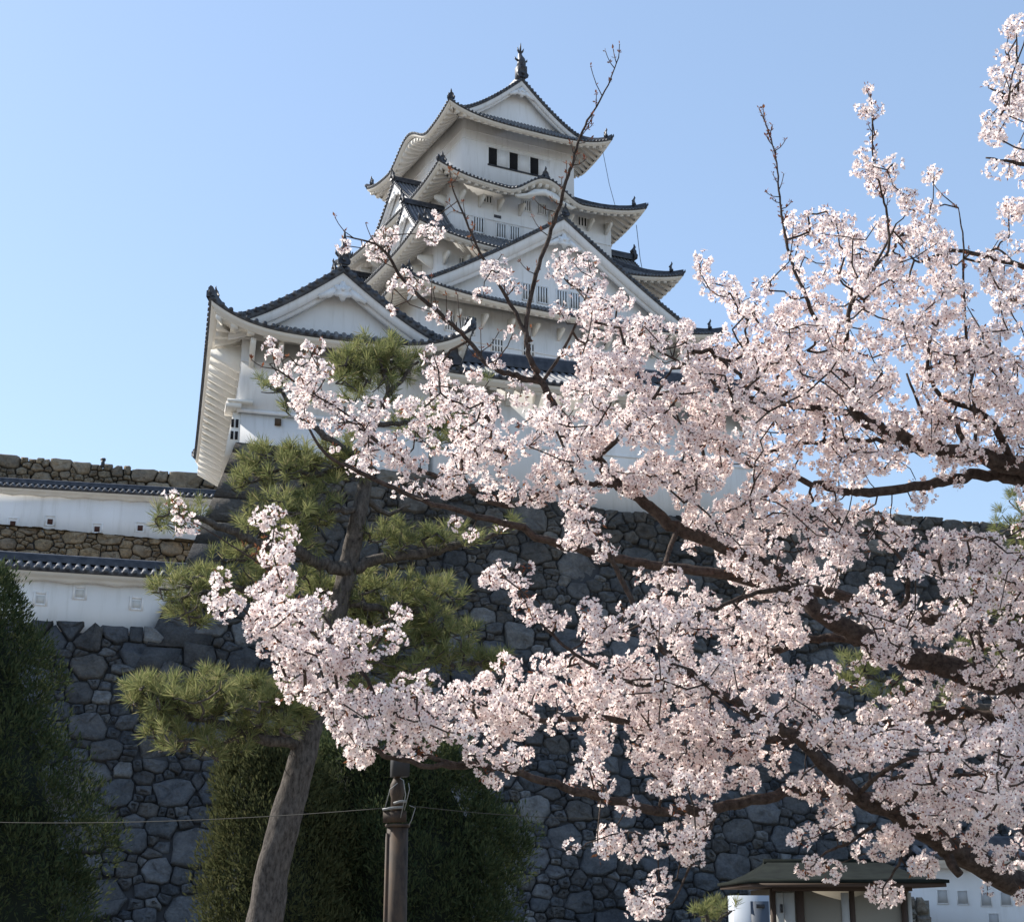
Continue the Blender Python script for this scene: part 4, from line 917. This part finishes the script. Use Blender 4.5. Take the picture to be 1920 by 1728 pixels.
# picture x, y, half thickness in photo pixels, distance
LIMBS = [
 [(2060, 1700, 36, 8.9), (1970, 1675, 32, 8.6), (1890, 1650, 29, 8.3), (1790, 1592, 25, 8.1), (1718, 1551, 22, 8.0), (1689, 1528, 21, 8.0), (1602, 1485, 18, 7.9), (1510, 1395, 14, 7.8), (1463, 1365, 13, 7.8), (1394, 1322, 12, 7.7), (1298, 1269, 10, 7.6), (1229, 1200, 8, 7.5), (1180, 1120, 6.5, 7.5), (1140, 1030, 5.5, 7.4), (1110, 960, 4.5, 7.4), (1075, 885, 3.6, 7.3), (1040, 800, 2.5, 7.3)],
 [(2060, 1330, 36, 9.0), (1970, 1305, 32, 8.9), (1892, 1281, 29, 8.8), (1834, 1271, 28, 8.7), (1747, 1239, 27, 8.6), (1660, 1221, 25, 8.5), (1602, 1184, 23, 8.5), (1530, 1146, 21, 8.4), (1500, 1105, 19, 8.4), (1430, 1060, 18, 8.3), (1350, 1022, 16, 8.3), (1270, 990, 15, 8.2), (1218, 950, 14, 8.2), (1160, 909, 13, 8.1), (1120, 860, 12, 8.1), (1088, 828, 11, 8.0), (1016, 718, 9, 8.0), (995, 675, 7, 7.9), (987, 640, 6, 7.9), (992, 570, 5, 7.9), (1010, 500, 5, 7.9), (1035, 430, 4.6, 7.9), (1060, 350, 4, 7.8), (1075, 300, 3.4, 7.8), (1090, 252, 2.8, 7.8), (1112, 210, 2.2, 7.8), (1140, 160, 1.6, 7.8), (1160, 108, 1.2, 7.8)],
 [(1014, 716, 8, 8.0), (960, 702, 7, 7.95), (925, 690, 6.5, 7.9), (880, 640, 5.5, 7.9), (838, 598, 5, 7.8), (760, 530, 4, 7.8), (715, 465, 2.8, 7.7), (650, 443, 1.5, 7.7)],
 [(994, 640, 5, 7.9), (946, 552, 4, 7.9), (898, 470, 3, 7.85), (868, 400, 2.4, 7.8), (845, 345, 1.6, 7.8)],
 [(1160, 909, 9, 8.1), (1100, 903, 7, 8.0), (1020, 922, 6.5, 7.9), (952, 950, 6, 7.8), (873, 915, 5.5, 7.7), (774, 873, 5, 7.6), (695, 818, 4.2, 7.5), (635, 778, 3.6, 7.5), (556, 719, 2.4, 7.4), (505, 682, 1.5, 7.4)],
 [(1880, 1190, 18, 9.4), (1700, 1150, 16, 9.5), (1560, 1115, 15, 9.5), (1450, 1095, 14, 9.5), (1350, 1076, 13, 9.4), (1240, 1060, 12, 9.4), (1146, 1046, 11, 9.3), (1040, 1018, 10, 9.2), (960, 985, 9, 9.1), (873, 962, 7, 9.0), (774, 930, 6, 8.9), (687, 890, 5, 8.9), (610, 850, 3.5, 8.8), (560, 770, 2, 8.8)],
 [(1718, 1551, 16, 8.0), (1640, 1500, 15, 8.2), (1553, 1481, 14, 8.2), (1450, 1490, 13, 8.1), (1346, 1513, 12, 8.0), (1250, 1520, 11, 7.9), (1166, 1506, 10, 7.8), (1060, 1476, 9, 7.7), (960, 1445, 8, 7.6), (900, 1432, 7.5, 7.6), (828, 1434, 6.5, 7.5), (738, 1421, 5, 7.4), (699, 1400, 4.4, 7.4), (650, 1370, 3.6, 7.3), (605, 1335, 2.6, 7.3), (560, 1300, 1.6, 7.2)],
 [(900, 1432, 6, 7.6), (828, 1424, 6, 7.5), (778, 1405, 5.5, 7.5), (720, 1345, 5, 7.4), (679, 1259, 4.4, 7.4), (626, 1220, 4, 7.4), (565, 1169, 3.4, 7.3), (533, 1118, 2.8, 7.3), (505, 1070, 2.2, 7.3), (470, 1045, 1.5, 7.3)],
 [(679, 1259, 3.4, 7.4), (640, 1200, 2.8, 7.4), (600, 1145, 2, 7.4)], [(690, 1225, 2.8, 7.4), (720, 1185, 2.2, 7.4), (755, 1125, 1.4, 7.4)], [(505, 1070, 2, 7.3), (510, 1020, 1.7, 7.3), (520, 955, 1.2, 7.3)], [(470, 1045, 1.8, 7.3), (400, 1000, 1.6, 7.3), (335, 965, 1.2, 7.3)],
 [(1840, 1340, 17, 9.0), (1750, 1345, 15, 8.9), (1612, 1370, 13, 8.7), (1537, 1380, 12, 8.6), (1431, 1386, 11, 8.5), (1330, 1382, 10, 8.4), (1272, 1375, 9, 8.3), (1180, 1356, 8, 8.3), (1118, 1343, 7, 8.2), (1022, 1350, 6, 8.1), (960, 1345, 5, 8.1)],
 [(1640, 1205, 12, 8.7), (1560, 1196, 11, 8.8), (1495, 1206, 10, 8.8), (1410, 1237, 8, 8.7), (1330, 1270, 6, 8.6), (1230, 1310, 5, 8.5), (1112, 1333, 4, 8.4)],
 [(2060, 900, 30, 8.9), (1970, 888, 27, 8.8), (1900, 870, 24, 8.7), (1813, 850, 21, 8.6), (1713, 826, 17, 8.5), (1647, 799, 15, 8.4), (1607, 777, 13, 8.4), (1590, 720, 9, 8.3), (1586, 680, 7, 8.3), (1588, 627, 5.5, 8.3), (1593, 587, 4.5, 8.2), (1610, 540, 3.5, 8.2), (1650, 480, 2.8, 8.2), (1680, 420, 2, 8.2)],
 [(1600, 775, 9, 8.4), (1513, 763, 8, 8.3), (1423, 750, 6.5, 8.2), (1363, 730, 5, 8.1), (1290, 687, 3.5, 8.1), (1220, 650, 2.2, 8.0)],
 [(2060, 930, 18, 9.0), (1990, 910, 16, 8.9), (1913, 897, 15, 8.8), (1847, 889, 14, 8.8), (1780, 900, 13, 8.7), (1713, 913, 12, 8.6), (1613, 923, 11, 8.5), (1580, 920, 9.5, 8.5), (1530, 907, 8, 8.4), (1480, 893, 6.5, 8.4), (1430, 883, 5, 8.4), (1370, 850, 3.5, 8.3), (1320, 800, 2.2, 8.3)],
 [(1790, 848, 9, 8.6), (1713, 847, 7, 8.7), (1663, 827, 6, 8.7), (1613, 826, 6, 8.7), (1547, 827, 5, 8.7), (1480, 837, 4, 8.6), (1400, 860, 3, 8.6)],
 [(1827, 850, 4.5, 8.5), (1828, 760, 4, 8.4), (1818, 690, 3.6, 8.4), (1811, 620, 3.2, 8.3), (1807, 540, 2.6, 8.3), (1806, 450, 2, 8.3), (1797, 390, 1.2, 8.3)],
 [(1592, 700, 8, 8.3), (1560, 655, 6, 8.2), (1535, 611, 5, 8.2), (1510, 556, 4.2, 8.1), (1484, 489, 3.4, 8.1), (1469, 426, 2.8, 8.1), (1461, 370, 2.3, 8.1), (1456, 307, 1.9, 8.1), (1443, 252, 1.5, 8.1), (1428, 213, 1, 8.1)],
 [(1588, 640, 4.5, 8.3), (1591, 593, 4.5, 8.2), (1606, 541, 4, 8.2), (1639, 500, 3.6, 8.1), (1665, 470, 3.2, 8.1), (1662, 400, 2.8, 8.1), (1650, 352, 2.2, 8.0), (1636, 289, 1.8, 8.0), (1636, 237, 1.5, 8.0), (1632, 178, 1, 8.0)],
 [(2060, 530, 9, 9.0), (1980, 515, 8, 8.9), (1917, 500, 7, 8.8), (1835, 478, 5.5, 8.7), (1772, 470, 4, 8.6), (1724, 492, 2.6, 8.5), (1680, 450, 1.6, 8.5)],
 [(2060, 330, 8, 9.0), (1980, 318, 6.5, 8.9), (1920, 308, 5, 8.8), (1887, 303, 3.5, 8.7), (1848, 296, 1.8, 8.7)], [(2060, 240, 8, 9.0), (1980, 215, 6, 8.9), (1920, 189, 4.5, 8.8), (1887, 178, 3, 8.7), (1856, 166, 1.5, 8.7)], [(1990, 320, 5, 8.9), (1940, 230, 4, 8.8), (1910, 130, 3, 8.7), (1905, 60, 1.5, 8.7)],
 [(1346, 1513, 4, 8.0), (1328, 1560, 3.2, 7.9), (1300, 1612, 2.8, 7.8), (1282, 1650, 2.2, 7.8), (1262, 1690, 1.5, 7.8)], [(1320, 1580, 2.4, 7.9), (1270, 1590, 2, 7.8), (1180, 1560, 1.7, 7.8), (1100, 1580, 1.2, 7.8)],
 [(1640, 1545, 4, 8.0), (1590, 1580, 3, 7.9), (1551, 1596, 2.5, 7.9), (1520, 1625, 1.5, 7.9)], [(1700, 1560, 4, 8.0), (1690, 1610, 3, 7.9), (1655, 1665, 1.5, 7.9)],
 [(1608, 1488, 6, 7.9), (1675, 1433, 5, 7.6), (1756, 1407, 3, 7.4)], [(1643, 1505, 6, 7.9), (1690, 1456, 5, 7.7), (1805, 1453, 3.6, 7.5), (1920, 1433, 2.4, 7.3)], [(1680, 1520, 6, 8.0), (1747, 1456, 5, 7.8), (1800, 1400, 3.5, 7.6), (1850, 1350, 2, 7.5)],
 [(1293, 1280, 6, 7.6), (1240, 1288, 5, 7.6), (1166, 1274, 4.6, 7.6), (1110, 1245, 4, 7.6), (1059, 1211, 3.4, 7.6), (1000, 1150, 2.6, 7.6), (960, 1100, 2, 7.6), (925, 1050, 1.3, 7.6)],
 [(1834, 1262, 10, 8.7), (1840, 1180, 7, 8.5), (1800, 1110, 5, 8.4), (1760, 1060, 3.5, 8.3), (1780, 1010, 2, 8.2)], [(1640, 1205, 8, 8.5), (1700, 1120, 6, 8.3), (1690, 1050, 4, 8.2), (1640, 1000, 2.4, 8.2)],
 [(1760, 1580, 14, 8.1), (1800, 1640, 10, 8.0)], [(1900, 870, 12, 8.7), (1850, 780, 8, 8.5), (1760, 740, 6, 8.4), (1740, 660, 4, 8.3), (1760, 600, 2.4, 8.3)], [(1813, 850, 8, 8.6), (1790, 790, 6, 8.7), (1740, 790, 4, 8.7), (1700, 700, 2.4, 8.7)],
 [(1270, 990, 7, 8.2), (1240, 1080, 5, 8.0), (1230, 1150, 3, 7.9)], [(1500, 1105, 8, 8.4), (1420, 1110, 6, 8.2), (1340, 1140, 4, 8.0), (1280, 1160, 2.4, 7.9)], [(1120, 860, 6, 8.0), (1180, 800, 5, 7.9), (1230, 740, 3.5, 7.9), (1260, 690, 2, 7.9)], [(1016, 718, 4, 8.0), (1060, 650, 3.2, 8.0), (1090, 580, 2.6, 8.0), (1110, 520, 1.6, 8.0)], [(1480, 893, 5, 8.4), (1420, 940, 4, 8.3), (1360, 960, 2.6, 8.2)],
]
# how thick the bloom is: rows of 40 photo pixels, spans (left, right, density 1..9)
BLOOM = {40: [(1890, 1920, 6)], 80: [(1882, 1920, 7)], 120: [(1845, 1920, 8)], 160: [(1835, 1920, 8), (1624, 1642, 3)], 200: [(1845, 1920, 8), (1618, 1648, 6)], 240: [(1845, 1920, 9), (1622, 1656, 3)], 280: [(1855, 1920, 8), (1598, 1680, 6)],
 320: [(1866, 1905, 4), (1625, 1676, 6), (1728, 1768, 5), (818, 866, 7)], 360: [(1878, 1920, 6), (1534, 1556, 5), (1645, 1716, 6), (1722, 1768, 5)], 400: [(1485, 1605, 7), (1635, 1756, 8), (1885, 1920, 5), (802, 824, 6)], 440: [(1478, 1618, 8), (1635, 1786, 8), (1810, 1920, 4), (645, 660, 6), (700, 735, 5)],
 480: [(1304, 1346, 7), (1478, 1560, 7), (1560, 1796, 7), (1825, 1920, 7), (905, 960, 6), (1045, 1125, 7)], 520: [(1318, 1396, 7), (1405, 1496, 4), (1485, 1920, 8), (725, 790, 5), (890, 925, 4), (950, 975, 3), (1062, 1136, 8)], 560: [(1355, 1560, 7), (1560, 1920, 7), (720, 740, 4), (775, 830, 4), (1045, 1060, 6), (1085, 1180, 7)],
 600: [(1090, 1300, 7), (1365, 1560, 8), (1560, 1920, 8), (945, 965, 4)], 640: [(1060, 1390, 7), (1395, 1920, 9), (502, 526, 6), (575, 598, 6), (784, 826, 7), (915, 950, 4)], 680: [(524, 545, 5), (560, 625, 6), (800, 890, 6), (955, 1000, 4), (1030, 1290, 8), (1290, 1920, 9)],
 720: [(540, 655, 7), (715, 740, 4), (800, 990, 7), (1000, 1080, 7), (1080, 1920, 9)], 760: [(570, 715, 6), (750, 815, 7), (830, 1080, 7), (1090, 1920, 9)], 800: [(610, 640, 4), (680, 755, 5), (770, 1000, 6), (1010, 1280, 8), (1280, 1620, 9), (1620, 1700, 5), (1700, 1920, 6)],
 840: [(665, 795, 5), (805, 960, 7), (980, 1100, 6), (1110, 1700, 8), (1740, 1920, 5)], 880: [(730, 890, 6), (910, 1090, 6), (1120, 1660, 8), (1700, 1800, 3)], 920: [(790, 850, 4), (940, 1110, 6), (1250, 1560, 7), (1560, 1640, 4), (1700, 1750, 3), (315, 345, 6)], 960: [(498, 536, 7), (845, 862, 4), (935, 955, 3), (1040, 1120, 6), (1275, 1500, 7), (1500, 1590, 6), (1620, 1720, 4), (1895, 1920, 4), (335, 375, 6)],
 1000: [(492, 540, 7), (868, 884, 6), (1060, 1145, 6), (1295, 1500, 8), (1500, 1620, 6), (1640, 1870, 6)], 1040: [(505, 555, 6), (915, 945, 6), (975, 992, 3), (1100, 1135, 4), (1355, 1660, 7), (1700, 1920, 8)], 1080: [(405, 440, 6), (455, 552, 7), (915, 1010, 6), (1180, 1300, 6), (1390, 1590, 7), (1620, 1680, 4), (1770, 1920, 8)],
 1120: [(410, 450, 6), (465, 635, 7), (735, 770, 7), (975, 1035, 6), (1105, 1510, 8), (1545, 1590, 3), (1605, 1760, 8), (1800, 1920, 8)], 1160: [(465, 655, 8), (665, 735, 5), (1015, 1055, 5), (1088, 1510, 8), (1600, 1920, 8)], 1200: [(465, 675, 8), (1065, 1200, 7), (1200, 1540, 9), (1620, 1920, 8)], 1240: [(525, 695, 8), (905, 1055, 5), (1065, 1560, 8), (1560, 1620, 4), (1700, 1920, 7)],
 1280: [(525, 815, 8), (845, 1055, 8), (1065, 1580, 8), (1660, 1720, 5), (1720, 1920, 8)], 1320: [(595, 825, 8), (838, 1050, 7), (1090, 1550, 7), (1620, 1920, 9)], 1360: [(625, 835, 8), (845, 1050, 7), (1070, 1130, 6), (1190, 1490, 7), (1510, 1920, 9)], 1400: [(645, 690, 6), (775, 825, 6), (870, 990, 7), (1045, 1140, 7), (1180, 1470, 6), (1550, 1920, 9)],
 1440: [(910, 950, 4), (1065, 1145, 6), (1210, 1420, 7), (1490, 1590, 6), (1640, 1920, 9)], 1480: [(1105, 1135, 4), (1165, 1195, 7), (1250, 1295, 4), (1535, 1600, 6), (1660, 1920, 9)], 1520: [(1220, 1335, 7), (1545, 1620, 6), (1720, 1920, 8)], 1560: [(1060, 1190, 6), (1225, 1315, 7), (1495, 1525, 7), (1590, 1710, 7), (1780, 1920, 6)],
 1600: [(1505, 1535, 6), (1545, 1560, 5), (1655, 1750, 5), (1850, 1920, 5)], 1640: [(1218, 1255, 7), (1640, 1675, 8), (1840, 1855, 4)], 1680: [(1180, 1255, 6), (1890, 1920, 6)]}
rng = np.random.default_rng(42)
tr0 = np.array(TRUNK)
cherry = empty('cherry_tree', tuple(tr0[0, :3]), 'large cherry tree in full pale pink bloom, its limbs reaching in from the right', 'cherry tree')
def spline(P, r, m=5):
    P = np.array(P, float); t = np.linspace(0, len(P)-1, (len(P)-1)*m+1); i = np.minimum(t.astype(int), len(P)-2); f = (t-i)[:, None]
    Pm, Pn = np.vstack([2*P[0]-P[1], P[:-1]])[i], np.vstack([P[2:], 2*P[-1]-P[-2]])[i]; a, b_ = P[i], P[i+1]
    return .5*((2*a)+(-Pm+b_)*f+(2*Pm-5*a+4*b_-Pn)*f**2+(-Pm+3*a-3*b_+Pn)*f**3), np.interp(t, np.arange(len(P)), r)
Q, r_ = spline(tr0[:, :3], tr0[:, 3], 5); b = MB(); b.tube(Q, r_, 16, jit=.12, rng=rng); b.build('trunk', MAT['cherry_bark'], cherry, smooth=True)
nodes, owner, n2d, limb_obs = [], [], [], []
for li, lm in enumerate(LIMBS):
    P = [np.array(at(x, y, d)) for x, y, r, d in lm]; rad = [(r*.8 if r > 5 else r*.92)*d/F for x, y, r, d in lm]
    if lm[0][0] >= 2000 or li in (5, 12):      # carry the limb on to the trunk outside the frame
        q = P[0]; k = int(np.argmin(np.linalg.norm(tr0[:, :3]-q-np.array([.2, .2, -.4]), axis=1))); P = [tr0[k, :3]] + P; rad = [max(rad[0], .06)] + rad
    Q, r_ = spline(P, rad, 5); Q[2:-1] += rng.normal(0, 1, Q[2:-1].shape)*np.minimum(r_[2:-1], .02)[:, None]*.35
    b = MB(); b.tube(Q, np.maximum(r_, .0032), 10 if rad[0] > .03 else 7, jit=.14, rng=rng)
    limb_obs.append(b.build('limb', MAT['cherry_bark'], cherry, smooth=True))
    nodes.append(Q); owner += [li]*len(Q)
nodes = np.concatenate(nodes); owner = np.array(owner)
def to_px(P):
    x, y, z = P[:, 0], P[:, 1], P[:, 2]-EYE; c, s = math.cos(PITCH), math.sin(PITCH); d = y*c+z*s; u = -y*s+z*c
    return np.stack([960+F*x/d, 864-F*u/d], -1)
npx = to_px(nodes)
cl, sparse = [], []
for y0, spans in BLOOM.items():
    for (x0, x1, dn) in spans:
        n = (x1-x0)*40/1764*(dn/9)**1.2*4.7; n *= 1.28 if x1 > 1300 and 600 < y0 < 1560 else 1; n = int(n + rng.random())
        for _ in range(max(n, 1)):
            x, y = rng.uniform(x0, x1), rng.uniform(y0, y0+40)
            if dn > 6 and mnoise.noise(Vector((x/62, y/52, 3.0))) < -.27 + rng.normal(0, .07): continue      # gaps between the sprays
            d2 = np.hypot(npx[:, 0]-x, npx[:, 1]-y); k = np.argsort(d2)[:12]; k = k[rng.integers(0, 12)] if dn >= 8 else k[0]
            Y = nodes[k, 1] + rng.normal(0, .22 if dn < 7 else .42)
            cl.append(at(x, y, Y)); sparse.append(dn)
for x in np.arange(1930, 2120, 34):        # the bloom goes on outside the frame
    for y in np.arange(60, 1700, 40): cl.append(at(x+rng.normal(0, 14), y+rng.normal(0, 14), 8.6+rng.normal(0, .5))); sparse.append(8)
cl = np.array(cl); sparse = np.array(sparse)
tw, root = grow(nodes, None, cl, rng, .0026, .012, wiggle=.16, power=.36)
own = owner[root]
tb = {}
for P, r0, r1, rt in tw: tb.setdefault(int(owner[rt]), MB()).tube(P, np.linspace(r0, r1, len(P)), 5, caps=False)
# bare shoots and short spurs
def spurs(li, n, lo, hi, L):
    idx = np.where(owner == li)[0]; idx = idx[int(len(idx)*lo):int(len(idx)*hi)]
    for k in rng.choice(idx, min(n, len(idx)), replace=False):
        tdir = nodes[min(k+1, len(nodes)-1)]-nodes[k-1]; tdir /= np.linalg.norm(tdir)+1e-9
        d = rng.normal(0, .8, 3); d[1] *= .6; d += tdir*.9; d[2] = abs(d[2])+.3; d /= np.linalg.norm(d); l = L*rng.uniform(.35, 1.2)
        p = nodes[k]; e1 = p+d*l*.5+np.array([0, 0, -.08*l]); e2 = p+d*l+np.array([0, 0, .12*l])
        tb.setdefault(li, MB()).tube([p, e1, p+d*l*.8+np.array([0, 0, .0]), e2], [.0032, .0026, .0022, .0026], 5)
        bud_at.append((li, e2)); bud_at.append((li, e1))
bud_at = []
for li, n, lo, hi, L in ((1, 26, .66, 1, .14), (2, 14, .2, 1, .16), (3, 12, .2, 1, .14), (18, 8, .3, 1, .07), (19, 22, .4, 1, .09), (20, 14, .5, 1, .07), (21, 8, .6, 1, .12), (4, 14, .5, 1, .12), (7, 14, .4, 1, .1)): spurs(li, n, lo, hi, L)
for li, bb in tb.items(): tag(bb.build('twigs', MAT['cherry_bark'], limb_obs[li]), kind='stuff')
# one flower: five notched petals in a shallow cup, a calyx behind it
def flower_verts():
    V = []
    for k in range(5):
        a = 2*np.pi*k/5; c, s = math.cos(a), math.sin(a)
        for r, w_, h in ((.002, 0, 0), (.0105, .0068, .0028), (.0172, .0052, .0062), (.0155, 0, .0052), (.0172, -.0052, .0062), (.0105, -.0068, .0028)):
            V.append((r*c - w_*s, r*s + w_*c, h))
    return np.array(V)
FV = flower_verts(); FQ = np.array([[6*k+i for i in q] for k in range(5) for q in ((0, 1, 2, 3), (0, 3, 4, 5))])
CV = np.array([(.0036*math.cos(2*np.pi*k/5), .0036*math.sin(2*np.pi*k/5), .0014) for k in range(5)] + [(0, 0, -.008)]); CF = np.array([[k, (k+1) % 5, 5] for k in range(5)])
CF2 = np.array([[0, 1, 2, 3, 4]])
fb = {}
sizes = rng.uniform(.62, 1.3, len(cl))
for i in range(len(cl)):
    n = int(rng.integers(15, 23)*sizes[i]**2*(1.0 if sparse[i] > 4 else .5)); R0 = .056*sizes[i]*(1 if sparse[i] > 4 else .75)
    d = rand_unit(rng, n); P = cl[i] + d*np.array([1.0, 1.0, .85])*R0*rng.uniform(.72, 1.12, (n, 1))
    nrm = d + rng.normal(0, .35, (n, 3)); nrm /= np.linalg.norm(nrm, axis=1)[:, None]
    t1 = np.cross(nrm, rand_unit(rng, n)); t1 /= np.linalg.norm(t1, axis=1)[:, None]; t2 = np.cross(nrm, t1)
    sc_ = rng.uniform(.8, 1.25, n)[:, None, None]; cup = rng.uniform(.5, 2.2, n)[:, None, None]
    W = P[:, None] + sc_*(FV[None, :, 0:1]*t1[:, None] + FV[None, :, 1:2]*t2[:, None] + cup*FV[None, :, 2:3]*nrm[:, None])
    fb.setdefault(int(own[i]), []).append((W, P, t1, t2, nrm, sc_))
bl = {}
for i in range(len(cl)):                   # bronze young leaves and red bud scales at the spur
    k = rng.integers(4, 11) if sparse[i] < 7 else rng.integers(2, 7)
    d = rand_unit(rng, k); c = cl[i] + d*.04*rng.uniform(.3, 1.3, (k, 1)); s_ = rng.uniform(.008, .018, (k, 1)); ay = np.cross(d, rand_unit(rng, k)); bl.setdefault(int(own[i]), MB())
    quads_mesh(bl[int(own[i])], c, d*s_, ay*s_*.4)
for li, e2 in bud_at:                      # closed red-brown buds at the ends of the short spurs
    q = int(rng.integers(3, 9)); dd = rand_unit(rng, q)+np.array([0, 0, .5]); s_ = rng.uniform(.006, .013, (q, 1)); bl.setdefault(li, MB())
    quads_mesh(bl[li], e2+dd*s_*1.1, dd*s_, np.cross(dd, rand_unit(rng, q))*s_*.45)
for li, L in fb.items():
    W = np.concatenate([l[0] for l in L]); n = len(W); b = MB()
    b.add(W.reshape(-1, 3), (FQ[None]+30*np.arange(n)[:, None, None]).reshape(-1, 4), 0)
    P, t1, t2, nr, sc_ = [np.concatenate([l[j] for l in L]) for j in range(1, 6)]
    Wc = P[:, None] + sc_*(CV[None, :, 0:1]*t1[:, None] + CV[None, :, 1:2]*t2[:, None] + CV[None, :, 2:3]*nr[:, None])
    b.add(Wc.reshape(-1, 3), (CF[None]+6*np.arange(n)[:, None, None]).reshape(-1, 3), 1); b.f.append(((CF2[None]+6*np.arange(n)[:, None, None]).reshape(-1, 5) + b.n - 6*n, 1))
    tag(b.build('blossoms', [MAT['petal'], MAT['calyx']], limb_obs[li]), kind='stuff')
for li, bb in bl.items(): tag(bb.build('young_leaves', MAT['bud_leaf'], limb_obs[li]), kind='stuff')
print('clusters', len(cl), 'flowers', sum(len(l[0]) for L in fb.values() for l in L))
